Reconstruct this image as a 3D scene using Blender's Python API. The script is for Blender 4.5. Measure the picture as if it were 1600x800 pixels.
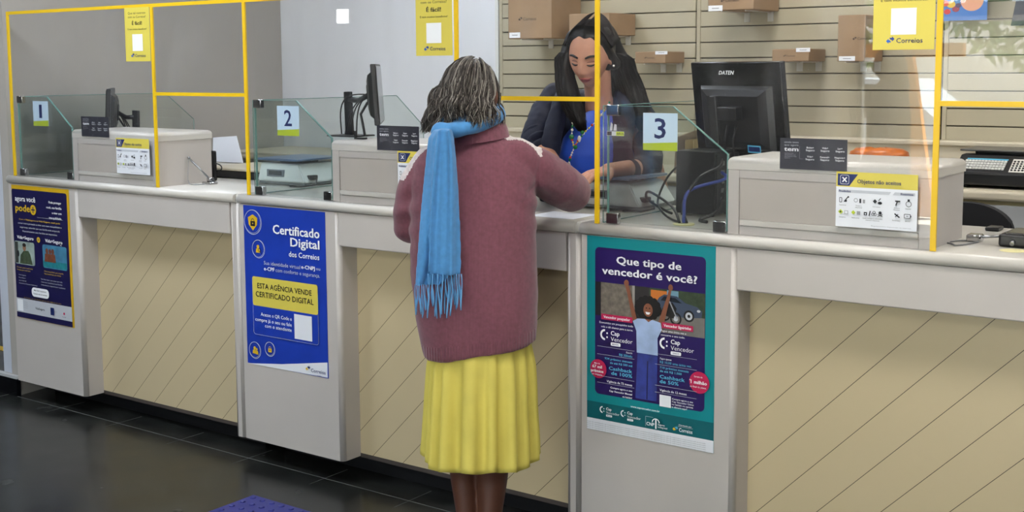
import bpy, bmesh, math, random
from mathutils import Vector, Matrix, noise
random.seed(7)
for o in list(bpy.data.objects): bpy.data.objects.remove(o)
SC = bpy.context.scene
COL = SC.collection
# ------------------------------------------------------------------ camera
CX, CY, CZ, YAW, PITCH, ROLL, FOC, PY = 5.4011, -3.2968, 1.5776, 0.6319, -0.1076, -0.006, 1917.94, 312.69
F_ = Vector((-math.sin(YAW)*math.cos(PITCH), math.cos(YAW)*math.cos(PITCH), math.sin(PITCH)))
R_ = Vector((math.cos(YAW), math.sin(YAW), 0))
U_ = R_.cross(F_)
R2 = R_*math.cos(ROLL)+U_*math.sin(ROLL); U2 = -R_*math.sin(ROLL)+U_*math.cos(ROLL)
cam = bpy.data.cameras.new('camera'); co = bpy.data.objects.new('camera', cam); COL.objects.link(co)
m = Matrix.Identity(4)
for i in range(3): m[i][0] = R2[i]; m[i][1] = U2[i]; m[i][2] = -F_[i]
m[0][3], m[1][3], m[2][3] = CX, CY, CZ
co.matrix_world = m
cam.sensor_width = 36; cam.lens = FOC/1600*36; cam.shift_y = (PY-400)/1600
cam.dof.use_dof = False
SC.camera = co
CAM = Vector((CX, CY, CZ))
def ray(px, py): return F_ + R2*((px-800)/FOC) + U2*((PY-py)/FOC)
def atY(px, py, Y):           # a point of the vertical plane y = Y seen at a pixel of the photograph
    d = ray(px, py); return CAM + d*((Y-CAM.y)/d.y)
def dp(px, py, depth):        # a point at a distance along the optical axis
    return CAM + ray(px, py)*depth
# ------------------------------------------------------------------ colour management, world
SC.view_settings.view_transform = 'Standard'
try: SC.view_settings.look = 'None'
except Exception: pass
SC.view_settings.exposure = 0.0; SC.view_settings.gamma = 1.0; SC.view_settings.use_curve_mapping = False
w = bpy.data.worlds.new('sky'); SC.world = w; w.use_nodes = True
bg = w.node_tree.nodes['Background']; bg.inputs[0].default_value = (.80, .89, 1, 1); bg.inputs[1].default_value = 7.0
def area(name, loc, rot, sx, sy, power, colr=(1, 1, 1), spread=180):
    l = bpy.data.lights.new(name, 'AREA'); l.shape = 'RECTANGLE'; l.size = sx; l.size_y = sy; l.energy = power; l.color = colr
    l.spread = math.radians(spread)
    o = bpy.data.objects.new(name, l); COL.objects.link(o); o.location = loc; o.rotation_euler = rot
    return o
WX0, WX1, WY, WZ0, WZ1 = 1.55, 7.2, -7.0, .08, 2.7        # street window behind the camera
SUNP = bpy.data.lights.new('sun', 'SUN'); SUNP.energy = 65.0; SUNP.angle = .01; SUNP.color = (1, .95, .86)
so = bpy.data.objects.new('sun', SUNP); COL.objects.link(so); so.rotation_euler = (math.radians(22), math.radians(12), 0)
CEIL = 2.95
LIGHT_POWER = 29
LAMPS = [(-1.9, -1.0), (1.2, -1.0), (4.2, -1.0), (7.2, -1.0), (-.8, -4.2), (2.6, -4.4), (5.9, -4.4), (1.6, 1.1), (3.3, 1.1), (5.3, 1.1)]
# ------------------------------------------------------------------ helpers
def lin(c):
    c = c/255.; return c/12.92 if c <= .04045 else ((c+.055)/1.055)**2.4
def rgb(r, g, b): return (lin(r), lin(g), lin(b), 1)
MATS = {}
def mat(name, c, rough=.6, metal=0, spec=.5, emit=None, es=1, noise_s=0, noise_a=.06, bump=0, bump_s=60, sheen=0, coat=0, trans=0):
    if name in MATS: return MATS[name]
    m = bpy.data.materials.new(name); m.use_nodes = True; nt = m.node_tree; b = nt.nodes['Principled BSDF']
    b.inputs['Base Color'].default_value = rgb(*c); b.inputs['Roughness'].default_value = rough
    b.inputs['Metallic'].default_value = metal; b.inputs['Specular IOR Level'].default_value = spec
    if sheen: b.inputs['Sheen Weight'].default_value = sheen
    if coat: b.inputs['Coat Weight'].default_value = coat; b.inputs['Coat Roughness'].default_value = .1
    if emit: b.inputs['Emission Color'].default_value = rgb(*emit); b.inputs['Emission Strength'].default_value = es
    if noise_s or bump:
        tc = nt.nodes.new('ShaderNodeTexCoord')
    if noise_s:
        n = nt.nodes.new('ShaderNodeTexNoise'); n.inputs['Scale'].default_value = noise_s; n.inputs['Detail'].default_value = 6
        nt.links.new(tc.outputs['Object'], n.inputs['Vector'])
        mx = nt.nodes.new('ShaderNodeMix'); mx.data_type = 'RGBA'
        k = 1-noise_a*2
        mx.inputs[6].default_value = rgb(*[v*k for v in c]); mx.inputs[7].default_value = rgb(*[min(255, v*(1+noise_a)) for v in c])
        nt.links.new(n.outputs['Fac'], mx.inputs[0]); nt.links.new(mx.outputs[2], b.inputs['Base Color'])
    if bump:
        n2 = nt.nodes.new('ShaderNodeTexNoise'); n2.inputs['Scale'].default_value = bump_s; n2.inputs['Detail'].default_value = 4
        nt.links.new(tc.outputs['Object'], n2.inputs['Vector'])
        bp = nt.nodes.new('ShaderNodeBump'); bp.inputs['Strength'].default_value = bump; bp.inputs['Distance'].default_value = .002
        nt.links.new(n2.outputs['Fac'], bp.inputs['Height']); nt.links.new(bp.outputs[0], b.inputs['Normal'])
    MATS[name] = m; return m
def glassmat(name, tint=(.93, .97, .95), haze=0.0, ior=1.5, smudge=0.0, refl=1.0):
    m = bpy.data.materials.new(name); m.use_nodes = True; nt = m.node_tree
    for n in list(nt.nodes): nt.nodes.remove(n)
    out = nt.nodes.new('ShaderNodeOutputMaterial'); tr = nt.nodes.new('ShaderNodeBsdfTransparent'); tr.inputs[0].default_value = (*tint, 1)
    gl = nt.nodes.new('ShaderNodeBsdfGlossy'); gl.inputs['Roughness'].default_value = 0.0; gl.inputs[0].default_value = (refl, refl, refl, 1)
    lw = nt.nodes.new('ShaderNodeLayerWeight'); lw.inputs[0].default_value = .5
    pw = nt.nodes.new('ShaderNodeMath'); pw.operation = 'POWER'; pw.inputs[1].default_value = 5; nt.links.new(lw.outputs['Facing'], pw.inputs[0])
    fr = nt.nodes.new('ShaderNodeMath'); fr.operation = 'MULTIPLY_ADD'; f0 = ((ior-1)/(ior+1))**2; fr.inputs[1].default_value = 1-f0; fr.inputs[2].default_value = f0; nt.links.new(pw.outputs[0], fr.inputs[0])
    mx = nt.nodes.new('ShaderNodeMixShader')
    nt.links.new(fr.outputs[0], mx.inputs[0]); nt.links.new(tr.outputs[0], mx.inputs[1]); nt.links.new(gl.outputs[0], mx.inputs[2])
    last = mx
    if haze or smudge:
        df = nt.nodes.new('ShaderNodeBsdfDiffuse'); df.inputs[0].default_value = (.85, .87, .9, 1)
        m2 = nt.nodes.new('ShaderNodeMixShader'); m2.inputs[0].default_value = haze
        if smudge:
            tc = nt.nodes.new('ShaderNodeTexCoord'); mp = nt.nodes.new('ShaderNodeMapping'); mp.inputs['Scale'].default_value = (5, 5, 1.2)
            nz = nt.nodes.new('ShaderNodeTexNoise'); nz.inputs['Scale'].default_value = 2.2; nz.inputs['Detail'].default_value = 5
            mr = nt.nodes.new('ShaderNodeMapRange'); mr.inputs[1].default_value = .5; mr.inputs[2].default_value = .85; mr.inputs[3].default_value = haze; mr.inputs[4].default_value = haze+smudge
            nt.links.new(tc.outputs['Object'], mp.inputs[0]); nt.links.new(mp.outputs[0], nz.inputs['Vector']); nt.links.new(nz.outputs['Fac'], mr.inputs[0]); nt.links.new(mr.outputs[0], m2.inputs[0])
        nt.links.new(last.outputs[0], m2.inputs[1]); nt.links.new(df.outputs[0], m2.inputs[2]); last = m2
    nt.links.new(last.outputs[0], out.inputs[0]); MATS[name] = m; return m

class B:
    """collects shapes in world coordinates, several materials allowed"""
    def __init__(s): s.bm = bmesh.new(); s.mats = []; s.cur = 0
    def m(s, mt):
        if mt not in s.mats: s.mats.append(mt)
        s.cur = s.mats.index(mt); return s
    def _f(s, vs, smooth=False):
        try: f = s.bm.faces.new(vs)
        except ValueError: return None
        f.material_index = s.cur; f.smooth = smooth; return f
    def box(s, x0, x1, y0, y1, z0, z1, bev=0, seg=2, only=None, xf=None):
        t = bmesh.new(); bmesh.ops.create_cube(t, size=1)
        for v in t.verts: v.co = Vector((x0+(v.co.x+.5)*(x1-x0), y0+(v.co.y+.5)*(y1-y0), z0+(v.co.z+.5)*(z1-z0)))
        if bev:
            es = [e for e in t.edges if (only is None or only(e.verts[0].co, e.verts[1].co))]
            bmesh.ops.bevel(t, geom=es, offset=bev, segments=seg, affect='EDGES', profile=.5)
        s.add(t, smooth=False, xf=xf, autos=bool(bev)); return s
    def add(s, t, smooth=False, xf=None, autos=False):
        mp = {}
        for v in t.verts: mp[v] = s.bm.verts.new(xf @ v.co if xf else v.co)
        for f in t.faces:
            g = s._f([mp[v] for v in f.verts], smooth)
            if g and autos:
                n = f.normal if f.normal.length else Vector((0, 0, 1)); f.normal_update(); n = f.normal
                g.smooth = max(abs(n.x), abs(n.y), abs(n.z)) < .995
        t.free(); return s
    def prism(s, pts, axis, a, b, smooth=False):
        """pts in the two other axes, extruded along axis from a to b"""
        def P(u, v, w): return {'x': (w, u, v), 'y': (u, w, v), 'z': (u, v, w)}[axis]
        A = [s.bm.verts.new(P(u, v, a)) for u, v in pts]; C = [s.bm.verts.new(P(u, v, b)) for u, v in pts]
        s._f(A); s._f(C[::-1]); n = len(pts)
        for i in range(n): s._f([A[i], C[i], C[(i+1) % n], A[(i+1) % n]], smooth)
        return s
    def cyl(s, p0, p1, r0, r1=None, n=20, caps=True, smooth=True):
        p0, p1 = Vector(p0), Vector(p1); r1 = r0 if r1 is None else r1
        d = (p1-p0).normalized(); a = d.orthogonal().normalized(); b = d.cross(a)
        A = []; C = []
        for i in range(n):
            t = 2*math.pi*i/n; o = a*math.cos(t)+b*math.sin(t)
            A.append(s.bm.verts.new(p0+o*r0)); C.append(s.bm.verts.new(p1+o*r1))
        for i in range(n): s._f([A[i], A[(i+1) % n], C[(i+1) % n], C[i]], smooth)
        if caps: s._f(A[::-1]); s._f(C)
        return s
    def tube(s, pts, r, n=8, smooth=True, rr=None):
        pts = [Vector(p) for p in pts]; rings = []; a = None
        for i, p in enumerate(pts):
            d = (pts[min(i+1, len(pts)-1)]-pts[max(i-1, 0)])
            d = d.normalized() if d.length > 1e-9 else Vector((0, 0, 1))
            if a is None: a = d.orthogonal().normalized()
            a = (a-d*a.dot(d)); a = a.normalized() if a.length > 1e-6 else d.orthogonal().normalized()
            b = d.cross(a); R = rr[i] if rr else r
            rings.append([s.bm.verts.new(p+(a*math.cos(2*math.pi*k/n)+b*math.sin(2*math.pi*k/n))*R) for k in range(n)])
        for i in range(len(rings)-1):
            for k in range(n): s._f([rings[i][k], rings[i][(k+1) % n], rings[i+1][(k+1) % n], rings[i+1][k]], smooth)
        s._f(rings[0][::-1]); s._f(rings[-1]); return s
    def ell(s, c, r, rot=None, u=20, v=12):
        t = bmesh.new(); bmesh.ops.create_uvsphere(t, u_segments=u, v_segments=v, radius=1)
        M = Matrix.Translation(Vector(c)) @ (rot.to_4x4() if rot else Matrix.Identity(4)) @ Matrix.Diagonal((*r, 1))
        return s.add(t, smooth=True, xf=M)
    def loft(s, rings, smooth=True, cap=True):
        R = [[s.bm.verts.new(p) for p in r] for r in rings]; n = len(rings[0])
        for i in range(len(R)-1):
            for k in range(n): s._f([R[i][k], R[i][(k+1) % n], R[i+1][(k+1) % n], R[i+1][k]], smooth)
        if cap: s._f(R[0][::-1]); s._f(R[-1])
        return s
def put(name, b, mt=None, parent=None, loc=None):
    """link the builder's mesh as one object; child meshes share the parent's origin"""
    if mt is not None and not b.mats: b.mats.append(mt)
    bm = b.bm; bmesh.ops.recalc_face_normals(bm, faces=bm.faces)
    me = bpy.data.meshes.new(name); org = Vector(loc) if loc is not None else (Vector(parent['_o']) if parent is not None else Vector((0, 0, 0)))
    bm.transform(Matrix.Translation(-org)); bm.to_mesh(me); bm.free()
    for m_ in b.mats: me.materials.append(m_)
    o = bpy.data.objects.new(name, me); COL.objects.link(o)
    if parent is not None: o.parent = parent; o['_o'] = list(org)
    else: o.location = org; o['_o'] = list(org)
    if parent is not None and list(org) != list(parent['_o']): o.location = org-Vector(parent['_o'])
    return o
def thing(name, label, cat, loc=(0, 0, 0), group=None):
    o = bpy.data.objects.new(name, None); o.empty_display_size = .05; COL.objects.link(o); o.location = loc; o['_o'] = list(loc)
    o['label'] = label; o['category'] = cat
    if group: o['group'] = group
    return o
def tag(o, label, cat, group=None):
    o['label'] = label; o['category'] = cat
    if group: o['group'] = group
    return o
def struct(name, b, mt=None, loc=None):
    o = put(name, b, mt, None, loc); o['kind'] = 'structure'; return o
def dup(o, off=(0, 0, 0), label=None, parent=None, top=True):
    c = o.copy(); COL.objects.link(c)
    if top: c.location = Vector(o.location)+Vector(off)
    else: c.parent = parent
    if label: c['label'] = label
    for ch in [x for x in bpy.data.objects if x.parent == o]: dup(ch, parent=c, top=False)
    return c
# ---- text
_fc = {}
def textmesh(s, bold=0, shear=0):
    k = (s, bold, shear)
    if k in _fc: return _fc[k]
    cu = bpy.data.curves.new('t', 'FONT'); cu.body = s; cu.size = 1; cu.resolution_u = 2; cu.offset = bold; cu.shear = shear; cu.space_character = 1+bold*2.2
    ob = bpy.data.objects.new('t', cu); COL.objects.link(ob)
    me = bpy.data.meshes.new_from_object(ob.evaluated_get(bpy.context.evaluated_depsgraph_get()))
    vs = [(v.co.x, v.co.y) for v in me.vertices]; fs = [list(p.vertices) for p in me.polygons]
    bpy.data.objects.remove(ob); bpy.data.curves.remove(cu); bpy.data.meshes.remove(me)
    _fc[k] = (vs, fs); return _fc[k]
CAP = .729
class Flat:
    """printed sheet standing in the plane y = Y, print stacked in hair-thin layers toward -y"""
    gap = .012
    def __init__(s, Y, tilt=None): s.Y = Y; s.parts = []; s.n = 0; s.p = 'lettering'; s.xf = tilt
    def b(s, mt): s.parts.append((s.p, B())); s.parts[-1][1].m(mt); return s.parts[-1][1]
    def y(s): s.n += 1; return s.Y - .00012*s.n
    def poly(s, pts, mt, y=None):
        q = s.b(mt); y = s.y() if y is None else y
        q._f([q.bm.verts.new((a, y, c)) for a, c in pts]); return s
    def rect(s, x0, z0, x1, z1, mt, r=0, y=None):
        if not r: return s.poly([(x0, z0), (x1, z0), (x1, z1), (x0, z1)], mt, y)
        pts = []
        for cx, cz, a0 in ((x1-r, z0+r, -90), (x1-r, z1-r, 0), (x0+r, z1-r, 90), (x0+r, z0+r, 180)):
            for k in range(6): a = math.radians(a0+k*18); pts.append((cx+r*math.cos(a), cz+r*math.sin(a)))
        return s.poly(pts, mt, y)
    def disc(s, x, z, r, mt, rz=None, n=28, y=None):
        rz = rz or r; return s.poly([(x+r*math.cos(2*math.pi*k/n), z+rz*math.sin(2*math.pi*k/n)) for k in range(n)], mt, y)
    def ring(s, x, z, r, wd, mt, n=28):
        q = s.b(mt); y = s.y()
        for k in range(n):
            a, c = 2*math.pi*k/n, 2*math.pi*(k+1)/n
            q._f([q.bm.verts.new((x+R*math.cos(t), y, z+R*math.sin(t))) for R, t in ((r, a), (r, c), (r-wd, c), (r-wd, a))])
        return s
    def line(s, x0, z0, x1, z1, wd, mt):
        d = Vector((x1-x0, z1-z0)).normalized(); nx, nz = -d.y*wd/2, d.x*wd/2
        return s.poly([(x0+nx, z0+nz), (x0-nx, z0-nz), (x1-nx, z1-nz), (x1+nx, z1+nz)], mt)
    def text(s, t, x, z, h, mt, w=None, al='l', bold=0, shear=0):
        vs, fs = textmesh(t, min(bold, .012), shear)
        if not vs: return s
        reps = (0,) if bold <= .012 else (-1, 0, 1)
        x0 = min(v[0] for v in vs); x1 = max(v[0] for v in vs); sc = h/CAP; sx = sc
        if w: sx = w/(x1-x0)
        W_ = (x1-x0)*sx; ox = x if al == 'l' else (x-W_ if al == 'r' else x-W_/2)
        q = s.b(mt); y = s.y()
        for j in reps:
            V = [q.bm.verts.new((ox+(a-x0)*sx+j*h*bold*.9, y-.00003*j, z+c*sc)) for a, c in vs]
            for f in fs: q._f([V[i] for i in f])
        return s
    def emit(s, root):
        # print of one kind that lies close together makes one part, print further off a part of its own
        G = []
        for nme, q in s.parts:
            if not q.bm.verts: continue
            xs = [v.co.x for v in q.bm.verts]; zs = [v.co.z for v in q.bm.verts]; bb = [min(xs), min(zs), max(xs), max(zs)]
            hit = [g for g in G if g[0] == nme and bb[0] < g[1][2]+s.gap and bb[2] > g[1][0]-s.gap and bb[1] < g[1][3]+s.gap and bb[3] > g[1][1]-s.gap]
            new = [nme, bb, [q]]
            for g in hit:
                G.remove(g); new[1] = [min(new[1][0], g[1][0]), min(new[1][1], g[1][1]), max(new[1][2], g[1][2]), max(new[1][3], g[1][3])]; new[2] = g[2]+new[2]
            G.append(new)
        for nme, _bb, qs in G:
            o = B()
            for q in qs:
                o.m(q.mats[0]); o.add(q.bm)
            if s.xf: o.bm.transform(s.xf)
            put(nme, o, None, root)
def sheet(name, label, cat, x0, x1, z0, z1, Y, paper, th=.0012, group=None, tilt=None):
    rt = thing(name, label, cat, ((x0+x1)/2, Y, z0), group)
    b = B().box(x0, x1, Y, Y+th, z0, z1)
    if tilt: b.bm.transform(tilt)
    put('sheet', b, paper, rt)
    return rt, Flat(Y, tilt)
def logo(f, x, z, h, c1, c2):       # two interlocked arrows
    f.poly([(x, z+.35*h), (x+.35*h, z+.0*h), (x+.35*h, z+.2*h), (x+.7*h, z+.2*h), (x+.5*h, z+.5*h), (x+.35*h, z+.5*h), (x+.35*h, z+.7*h)], c1)
    f.poly([(x+1.15*h, z+.65*h), (x+.8*h, z+1.*h), (x+.8*h, z+.8*h), (x+.42*h, z+.8*h), (x+.62*h, z+.53*h), (x+.8*h, z+.53*h), (x+.8*h, z+.3*h)], c2)
# ------------------------------------------------------------------ materials
M_pier = mat('pier_laminate', (190, 184, 179), .42, noise_s=3, noise_a=.025)
M_top = mat('countertop_laminate', (204, 200, 193), .3, noise_s=2, noise_a=.02)
M_black = mat('black_plastic', (17, 18, 21), .38, bump=.1, bump_s=400)
M_blackg = mat('black_gloss', (10, 11, 14), .15)
M_steel = mat('brushed_steel', (150, 152, 155), .3, metal=1)
M_chrome = mat('chrome', (190, 190, 192), .12, metal=1)
M_white = mat('white_print', (236, 238, 242), .5)
M_paper = mat('white_paper', (225, 228, 235), .5)
M_yellow = mat('yellow_tape', (232, 190, 22), .42)
M_yprint = mat('notice_yellow', (214, 198, 84), .45)
M_navy = mat('print_navy', (24, 40, 96), .4)
M_dnavy = mat('print_dark_navy', (28, 26, 74), .35)
M_purple = mat('print_purple', (42, 28, 92), .3)
M_teal = mat('print_teal', (16, 134, 142), .32)
M_dteal = mat('print_dark_teal', (18, 96, 104), .32)
M_blue = mat('print_blue', (30, 62, 176), .35, noise_s=5, noise_a=.12)
M_cyan = mat('print_cyan', (84, 172, 206), .4)
M_gold = mat('print_gold', (214, 176, 34), .4)
M_dark = mat('print_dark', (20, 22, 30), .5)
M_crim = mat('print_crimson', (190, 34, 84), .35)
M_green = mat('print_lime', (178, 196, 40), .4)
M_grey = mat('print_grey', (150, 152, 158), .5)
M_lgrey = mat('print_light_grey', (190, 194, 202), .5)
M_card = mat('cardboard', (158, 130, 100), .75, noise_s=9, noise_a=.07, bump=.12, bump_s=120)
M_cardd = mat('cardboard_print', (60, 46, 36), .7)
M_cream = mat('cream_laminate', (196, 187, 166), .45, noise_s=2, noise_a=.02)
G_acr = glassmat('acrylic', (.98, .982, .985), .006, 1.47, .035)
G_low = glassmat('tempered_glass', (.92, .95, .937), .003, 1.5)
G_edge = mat('glass_edge', (104, 146, 140), .15, spec=.8)
G_win = glassmat('window_glass', (.97, .985, .98), 0, 1.4)
# ------------------------------------------------------------------ floor
def floor_mat():
    m = bpy.data.materials.new('black_granite_tiles'); m.use_nodes = True; nt = m.node_tree; b = nt.nodes['Principled BSDF']
    N = nt.nodes.new; L = nt.links.new
    tc = N('ShaderNodeTexCoord'); mp = N('ShaderNodeMapping'); L(tc.outputs['Object'], mp.inputs[0])
    n1 = N('ShaderNodeTexNoise'); n1.inputs['Scale'].default_value = 5; n1.inputs['Detail'].default_value = 8; L(mp.outputs[0], n1.inputs['Vector'])
    n2 = N('ShaderNodeTexNoise'); n2.inputs['Scale'].default_value = 60; n2.inputs['Detail'].default_value = 5; L(mp.outputs[0], n2.inputs['Vector'])
    cr = N('ShaderNodeValToRGB'); cr.color_ramp.elements[0].position = .35; cr.color_ramp.elements[0].color = rgb(20, 21, 20); cr.color_ramp.elements[1].position = .75; cr.color_ramp.elements[1].color = rgb(44, 46, 44)
    L(n1.outputs['Fac'], cr.inputs[0])
    cs = N('ShaderNodeValToRGB'); cs.color_ramp.elements[0].position = .68; cs.color_ramp.elements[0].color = (0, 0, 0, 1); cs.color_ramp.elements[1].position = .8; cs.color_ramp.elements[1].color = (.05, .05, .05, 1)
    L(n2.outputs['Fac'], cs.inputs[0])
    ad = N('ShaderNodeMix'); ad.data_type = 'RGBA'; ad.blend_type = 'ADD'; ad.inputs[0].default_value = 1
    L(cr.outputs[0], ad.inputs[6]); L(cs.outputs[0], ad.inputs[7]); L(ad.outputs[2], b.inputs['Base Color'])
    mr = N('ShaderNodeMapRange'); mr.inputs[3].default_value = .13; mr.inputs[4].default_value = .34; L(n1.outputs['Fac'], mr.inputs[0]); L(mr.outputs[0], b.inputs['Roughness'])
    b.inputs['Specular IOR Level'].default_value = .5
    return m
FM = floor_mat()
struct('floor', B().box(-6, 9, -7.0, 2.2, -.1, 0), FM)
gr = B()
GM = mat('grout', (88, 90, 88), .7)
for yy, wd in ((-.009, .0035),):
    gr.box(-5.9, 8.9, yy-wd/2, yy+wd/2, 0, .0006)
for k in range(-13, 20):
    gr.box(1.655+.431*k-.001, 1.655+.431*k+.001, -.09, .12, 0, .0005)
o = struct('trim_grout', gr, GM)
# ------------------------------------------------------------------ room shell
M_wallw = mat('white_wall_paint', (228, 230, 236), .6, noise_s=2, noise_a=.015)
M_wallg = mat('grey_wall_paint', (112, 110, 109), .6, noise_s=2, noise_a=.02)
M_wallh = mat('hall_paint', (118, 116, 112), .7)
struct('wall_back', B().box(-6, 9, 2.10, 2.26, 0, CEIL), M_wallw)
M_wgrey = mat('warm_grey_wall_paint', (168, 163, 156), .6, noise_s=2, noise_a=.02)
struct('wall_side', B().prism([(-.004, .014), (-.33, 2.099), (-.45, 2.099), (-.45, .2), (-.135, .014)], 'z', 0, CEIL), M_wgrey)
struct('wall_left', B().box(-6.1, -6, -7.1, 2.26, 0, CEIL), M_wallh)
struct('wall_right', B().box(9, 9.1, -7.1, 2.26, 0, CEIL), M_wallh)
b = B(); b.box(-6, WX0, WY-.1, WY, 0, CEIL); b.box(WX1, 9, WY-.1, WY, 0, CEIL); b.box(WX0, WX1, WY-.1, WY, WZ1, CEIL); b.box(WX0, WX1, WY-.1, WY, 0, WZ0)
struct('wall_front', b, M_wallh)
struct('ceiling', B().box(-6.1, 9.1, -7.1, 2.26, CEIL, CEIL+.1), mat('ceiling_paint', (225, 225, 222), .8))
struct('trim_4', B().box(-.136, -.070, .0125, .0139, .1, CEIL), mat('pale_corner_strip', (190, 196, 208), .5))
struct('baseboard_left', B().box(-.20, .004, -.012, .011, 0, .085), M_blackg)
struct('trim_1', B().box(-.19, .003, -.010, .02, .085, .097), mat('sealant', (170, 172, 172), .6))
struct('floor_staff', B().box(-.002, 9, .35, 2.14, 0, .15), mat('staff_floor', (92, 90, 86), .5))
# street window
fr = B()
for x in (WX0, 3.4, 5.3, WX1): fr.box(x-.03, x+.03, WY-.08, WY-.02, WZ0, WZ1)
fr.box(WX0, WX1, WY-.08, WY-.02, WZ0, WZ0+.05); fr.box(WX0, WX1, WY-.08, WY-.02, WZ1-.05, WZ1)
wn = struct('window_1', fr, M_steel)
g = put('pane', B().box(WX0, WX1, WY-.056, WY-.05, WZ0, WZ1), G_win, wn)
# ceiling lamps
lm = mat('lamp_diffuser', (255, 252, 245), .5, emit=(255, 250, 242), es=3)
lamp0 = None
for i, (x, y) in enumerate(LAMPS):
    t = thing('ceiling_light', 'square recessed ceiling light panel above the hall and counters', 'ceiling light', (x, y, CEIL), 'ceiling light panels')
    if lamp0 is None:
        fb = B(); s_ = .31
        for a in ((-s_, s_, -s_, -s_+.02), (-s_, s_, s_-.02, s_), (-s_, -s_+.02, -s_, s_), (s_-.02, s_, -s_, s_)): fb.box(x+a[0], x+a[1], y+a[2], y+a[3], CEIL-.015, CEIL)
        f1 = put('frame', fb, M_white, t); d1 = put('diffuser', B().box(x-.29, x+.29, y-.29, y+.29, CEIL-.008, CEIL), lm, t); lamp0 = (f1, d1)
    else:
        for c in lamp0:
            q = c.copy(); q.parent = t; COL.objects.link(q)
    l = area('lamp_light', (x, y, CEIL-.02), (0, 0, 0), .56, .56, LIGHT_POWER*(.62 if y > 0 else (1.25 if y > -2 else .9)), (.84, .93, 1.06) if x < 2 else (1, .97, .93))
    if x == 4.2: l.data.energy *= .85
# small square lamp on the far hall wall (seen mirrored in the screen)
t = thing('wall_lamp', 'small square white wall lamp mirrored in the tall screen of window two', 'lamp', (-4.49, WY, 2.17))
put('housing', B().box(-4.59, -4.39, WY, WY+.03, 2.08, 2.26), M_white, t)
put('diffuser', B().box(-4.575, -4.405, WY+.03, WY+.04, 2.095, 2.245), mat('wall_lamp_glow', (255, 255, 255), .5, emit=(255, 255, 255), es=30), t)
# ------------------------------------------------------------------ outside, behind the camera (mirrored in the screens)
struct('floor_pavement', B().box(-14, 20, -30, -7.1, -.12, -.02), mat('pavement', (196, 192, 186), .9, noise_s=1, noise_a=.06))
def tree(x, y, h, lab):
    t = thing('tree', lab, 'tree', (x, y, 0), 'trees outside the street window')
    put('trunk', B().tube([(x, y, 0), (x+.1, y, h*.3), (x-.1, y+.1, h*.6), (x, y, h*.8)], .1, 10, rr=[.14, .11, .08, .04]), mat('bark', (92, 76, 60), .9), t)
    c = B(); rnd = random.Random(int(x*10))
    for k in range(900):
        a = rnd.uniform(0, 6.28); u = rnd.uniform(-1, 1); rr = rnd.uniform(.6, 1)
        px = x+1.7*rr*math.cos(a)*math.sqrt(1-u*u); py = y+1.7*rr*math.sin(a)*math.sqrt(1-u*u); pz = h*.66+u*h*.3*rr
        d = Vector((rnd.uniform(-1, 1), rnd.uniform(-1, 1), rnd.uniform(-1, 1))).normalized()*.13; e = d.orthogonal().normalized()*.07
        p = Vector((px, py, pz)); c._f([c.bm.verts.new(p-d), c.bm.verts.new(p+e), c.bm.verts.new(p+d), c.bm.verts.new(p-e)])
    put('foliage', c, mat('leaves', (96, 128, 74), .7), t)
tree(-2.6, -15.5, 3.6, 'leafy street tree outside beyond the parked car, mirrored in the screen')
tree(1.1, -16, 4.0, 'leafy street tree outside behind the orange post, mirrored in the screen')
tree(4.9, -18, 4.6, 'leafy street tree outside furthest along the street, mirrored in the screen')
t = thing('awning_post', 'orange post and beam outside the street window, mirrored in the screen', 'column', (1.3, -9.5, 0))
put('post', B().prism([(1.26, 0), (1.46, 0), (1.18, 1.72), (1.02, 1.72)], 'y', -9.6, -9.5), mat('orange_paint', (238, 156, 36), .6), t)
put('beam', B().box(.5, 1.7, -9.6, -9.5, 1.66, 1.80), mat('orange_paint', (0, 0, 0)), t)
t = thing('awning', 'flat grey awning over the pavement outside the street window', 'awning', (2, -8.8, 0))
put('roof', B().box(-3, 9, -9.9, -8.3, 2.02, 2.14), M_wallh, t)
for x in (-2.8, 8.8): put('support', B().cyl((x, -9.7, -.02), (x, -9.7, 2.02), .05), M_steel, t)
def car(x, y, c, lab):
    t = thing('car', lab, 'car', (x, y, 0), 'cars parked outside')
    pr = [(x-2, .35), (x+2, .35), (x+2.05, .75), (x+1.2, .9), (x+.6, 1.4), (x-1.2, 1.42), (x-1.9, .95), (x-2.05, .7)]
    put('car_body', B().prism(pr, 'y', y-.8, y+.8), mat('car_paint_%s' % c[0], c, .3), t)
    put('car_windows', B().prism([(x+1.0, .92), (x+.55, 1.34), (x-1.1, 1.36), (x-1.6, .95)], 'y', y-.81, y+.81), M_blackg, t)
    for sx in (-1.25, 1.25): put('wheel', B().cyl((x+sx, y-.82, .33), (x+sx, y+.82, .33), .33), M_black, t)
car(-.4, -12.5, (196, 204, 216), 'pale silver car parked outside, mirrored in the screen')
struct('wall_street', B().box(-14, 16, -24, -23.8, 0, 2.6), mat('white_street_wall', (214, 212, 206), .8))
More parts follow.
